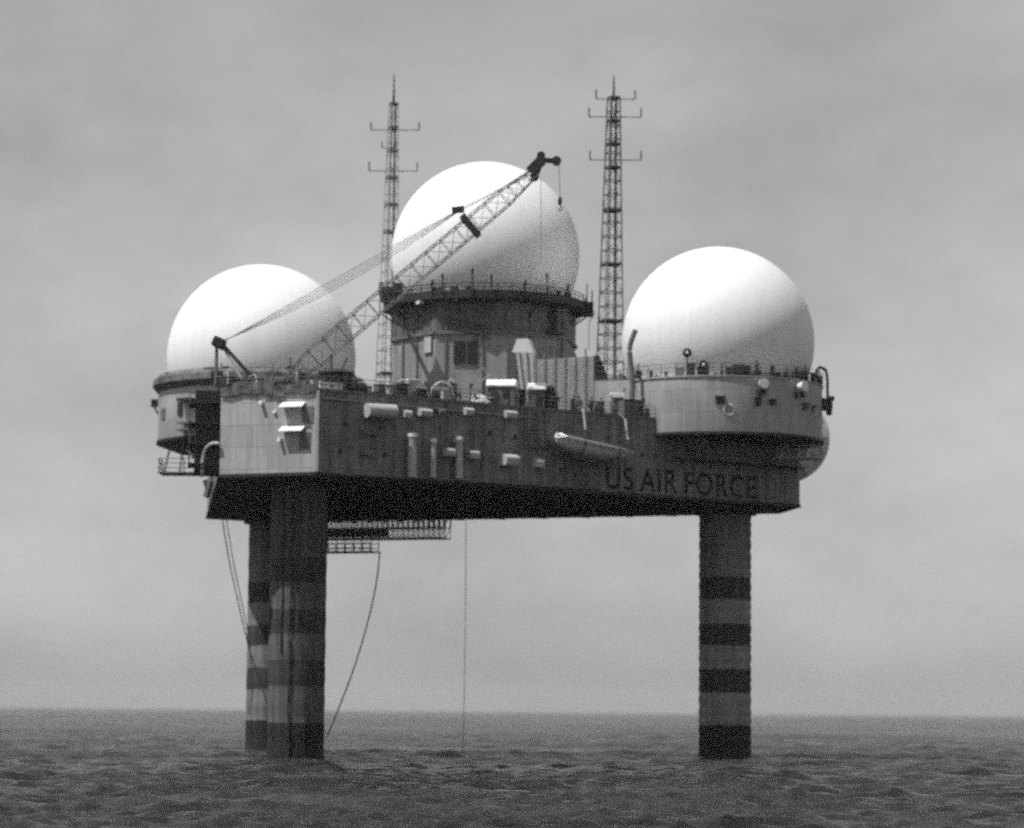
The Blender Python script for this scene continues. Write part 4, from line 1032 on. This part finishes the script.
for dz, dx in ((-1.2, 0), (-5, 0), (-1.2, -2), (-5, -2)):
    sup.bar(dc - ax * .2 + V2(dx * .5, 0) + UP * (dz * .3), anc + V2(-.8 + dx * .6, .3) + UP * (ZD + dz - .3 + 0), .2)
sup.build('support', M['mid'], DS)

# ------------------------------------------------------------------ inspection gantry under the platform
gA = P(328, 519.5, 301); gB = P(450.5, 518.5, 296.5)
gA.z = gB.z = ZB - .05
ge = (gB - gA).normalized(); gn_ = rot(ge, -90); gl = (gB - gA).length
GT = thing('inspection_gantry', 'lattice catwalk gantry slung beneath the platform right of the left legs', 'gantry', tuple((gA + gB) / 2 - UP * 3))
gt = MB(); gl_ = MB()
for s in (0, 2.0):
    a, b = gA + gn_ * s, gB + gn_ * s
    for dz in (-.15, -1.15, -2.2): gt.bar(a + UP * dz, b + UP * dz, .12)
    n_ = 24
    for k in range(n_ + 1):
        p_ = a.lerp(b, k / n_); gl_.bar(p_ - UP * .1, p_ - UP * 1.1, .17); gl_.bar(p_ - UP * 1.3, p_ - UP * 2.2, .09)
        if k < n_: gt.bar(p_ - UP * 2.1, a.lerp(b, (k + 1) / n_) - UP * 1.2, .06)
gt.build('truss', M['mid'], GT)
gl_.build('baluster', M['light'], GT)
MB().box((gA + gB) / 2 + gn_ * 1.0 - UP * 2.25, (gl, 1.9, .12), math.atan2(ge.y, ge.x)).build('walkway', M['dark'], GT)
MB().box(gA + ge * gl * .26 + gn_ * 1.0 - UP * 1.62, (gl * .5, 1.7, .7), math.atan2(ge.y, ge.x)).build('engine_box', M['dark'], GT)
for s0, s1, dz in ((0, .42, -3.2),):
    g2 = MB(); a, b = gA + ge * gl * s0, gA + ge * gl * s1
    g2.box((a + b) / 2 + gn_ * 1.0 + UP * (dz - .35), ((b - a).length, 2.0, .16), math.atan2(ge.y, ge.x))
    g2.build('lower_walkway', M['mid'], GT)
    g3 = MB()
    for sd in (0, 2.0):
        railing(g3, [a + gn_ * sd + UP * (dz - .4), b + gn_ * sd + UP * (dz - .4)], .95, .9, .05, 2)
    g3.build('lower_railing', M['light'], GT)
    g4 = MB()
    for k in range(4):
        for sd in (0, 2.0):
            p_ = a.lerp(b, k / 3) + gn_ * sd; MB().bar(p_ - UP * 1.6, p_ + UP * (dz - .4), .08).build('hanger', M['mid'], GT)
hg = MB()
for k in range(9):
    p_ = gA.lerp(gB, k / 8) + gn_; MB().bar(p_ + UP * .02, p_ - UP * .6, .12).build('hanger_bolt', M['dark'], GT)

# ------------------------------------------------------------------ hanging ropes
def rope(label, pts, Y0, Y1, r, n_=8):
    n = len(pts); v = [P(x, y, Y0 + (Y1 - Y0) * k / (n - 1)) for k, (x, y) in enumerate(pts)]
    o = MB().path(spline(v, 8), r, 6).build('rope', M['rope'], None); tag(o, label, 'rope', 'ropes hanging from the platform'); return o
rope('slack rope curving from the small gantry deck down to the front left leg', [(380, 552), (376, 585), (367, 625), (354, 668), (340, 705), (327, 737)], 296, 252, .07)
rope('outer slack rope hanging left of the rear left leg', [(222, 517), (229, 560), (240, 610), (249, 648), (258, 675), (268, 706)], 290, 294, .06)
rope('inner slack rope hanging left of the rear left leg', [(226, 517), (234, 565), (245, 618), (250, 650), (252, 690), (249, 715)], 290, 294, .05)
rope('thin plumb line dropping from mid platform to the sea', [(466, 521), (465.5, 600), (464.5, 680), (463, 756)], 285, 285, .035)

# ------------------------------------------------------------------ people at the rail
def person(label, px, back, yaw, arms_up, coat, h=1.78):
    base = edge_y(px, back)
    t = thing('person', label, 'person', tuple(base), yaw)
    k = h / 1.75
    J = dict(pel=(0, 0, .95), ch=(0, 0, 1.22), sh=(0, 0, 1.42), nk=(0, -.01, 1.50), hd=(0, -.03, 1.64), tp=(0, -.02, 1.72),
             ls=(-.19, 0, 1.40), rs=(.19, 0, 1.40), lh=(-.10, 0, .90), rh=(.10, 0, .90), lk=(-.12, -.03, .49), rk=(.12, -.03, .49),
             la=(-.13, .02, .09), ra=(.13, .02, .09), lt=(-.14, -.16, .05), rt=(.14, -.16, .05))
    if arms_up: J.update(le=(-.27, -.12, 1.18), lw=(-.2, -.38, 1.12), re=(.27, -.12, 1.18), rw=(.2, -.38, 1.12), lp=(-.18, -.46, 1.13), rp=(.18, -.46, 1.13))
    else: J.update(le=(-.26, .03, 1.13), lw=(-.25, -.06, .88), re=(.26, .03, 1.13), rw=(.25, -.06, .88), lp=(-.25, -.08, .79), rp=(.25, -.08, .79))
    rad = dict(pel=.15, ch=.15, sh=.13, nk=.06, hd=.10, tp=.07, ls=.075, rs=.075, lh=.1, rh=.1, lk=.065, rk=.065, la=.045, ra=.045, lt=.04, rt=.04, le=.05, re=.05, lw=.035, rw=.035, lp=.04, rp=.04)
    E = [('pel', 'ch'), ('ch', 'sh'), ('sh', 'nk'), ('nk', 'hd'), ('hd', 'tp'), ('sh', 'ls'), ('ls', 'le'), ('le', 'lw'), ('lw', 'lp'), ('sh', 'rs'), ('rs', 're'), ('re', 'rw'), ('rw', 'rp'),
         ('pel', 'lh'), ('lh', 'lk'), ('lk', 'la'), ('la', 'lt'), ('pel', 'rh'), ('rh', 'rk'), ('rk', 'ra'), ('ra', 'rt')]
    def skin(name, keys, edges, mat, grow=0.0):
        idx = {q: i for i, q in enumerate(keys)}
        me = bpy.data.meshes.new(name); me.from_pydata([Vector(J[q]) * k for q in keys], [(idx[a], idx[b]) for a, b in edges], [])
        o = bpy.data.objects.new(name, me); COL.objects.link(o); o.parent = t
        md = o.modifiers.new('skin', 'SKIN'); md.use_smooth_shade = True
        sv = me.skin_vertices[0].data if me.skin_vertices else None
        if sv is None:
            bpy.context.view_layer.objects.active = o; sv = me.skin_vertices[0].data
        for q, i in idx.items(): sv[i].radius = ((rad[q] + grow) * k,) * 2; sv[i].use_root = (i == 0)
        sb = o.modifiers.new('sub', 'SUBSURF'); sb.levels = 1; sb.render_levels = 1
        me.materials.append(mat); return o
    keys = list(J)
    skin('body', keys, E, M['skin'])
    ck = ['pel', 'ch', 'sh', 'ls', 'rs', 'le', 're', 'lw', 'rw']
    skin('coat', ck, [('pel', 'ch'), ('ch', 'sh'), ('sh', 'ls'), ('sh', 'rs'), ('ls', 'le'), ('rs', 're'), ('le', 'lw'), ('re', 'rw')], M[coat], .028)
    tk = ['pel', 'lh', 'rh', 'lk', 'rk', 'la', 'ra']
    skin('trousers', tk, [('pel', 'lh'), ('pel', 'rh'), ('lh', 'lk'), ('rh', 'rk'), ('lk', 'la'), ('rk', 'ra')], M['cloth'], .022)
    MB().lathe((0, -.02 * k, 1.655 * k), [(.125 * k, 0), (.13 * k, .05 * k), (.09 * k, .12 * k), (.01, .14 * k)], 14).build('cap', M['cloth'], t, local=True, smooth=60)
    return t
try:
    person('person in dark clothes leaning on the rail above the lifeboat bow', 556, .8, A37, True, 'cloth')
    person('person in dark clothes standing with arms down, left of two close together', 573, 1.0, A37 + .4, False, 'cloth', 1.7)
    person('person in grey coat standing close on the right of another', 578.5, 1.3, A37 - .5, False, 'mid', 1.78)
    person('person in dark clothes at the rail left of the deck house door', 591, .9, A37 + .2, True, 'cloth', 1.74)
    person('person in dark coat below the wedge shaped air intake', 601, 1.1, A37 - .3, False, 'cloth', 1.76)
except Exception as ex:
    print('PERSON', ex); raise
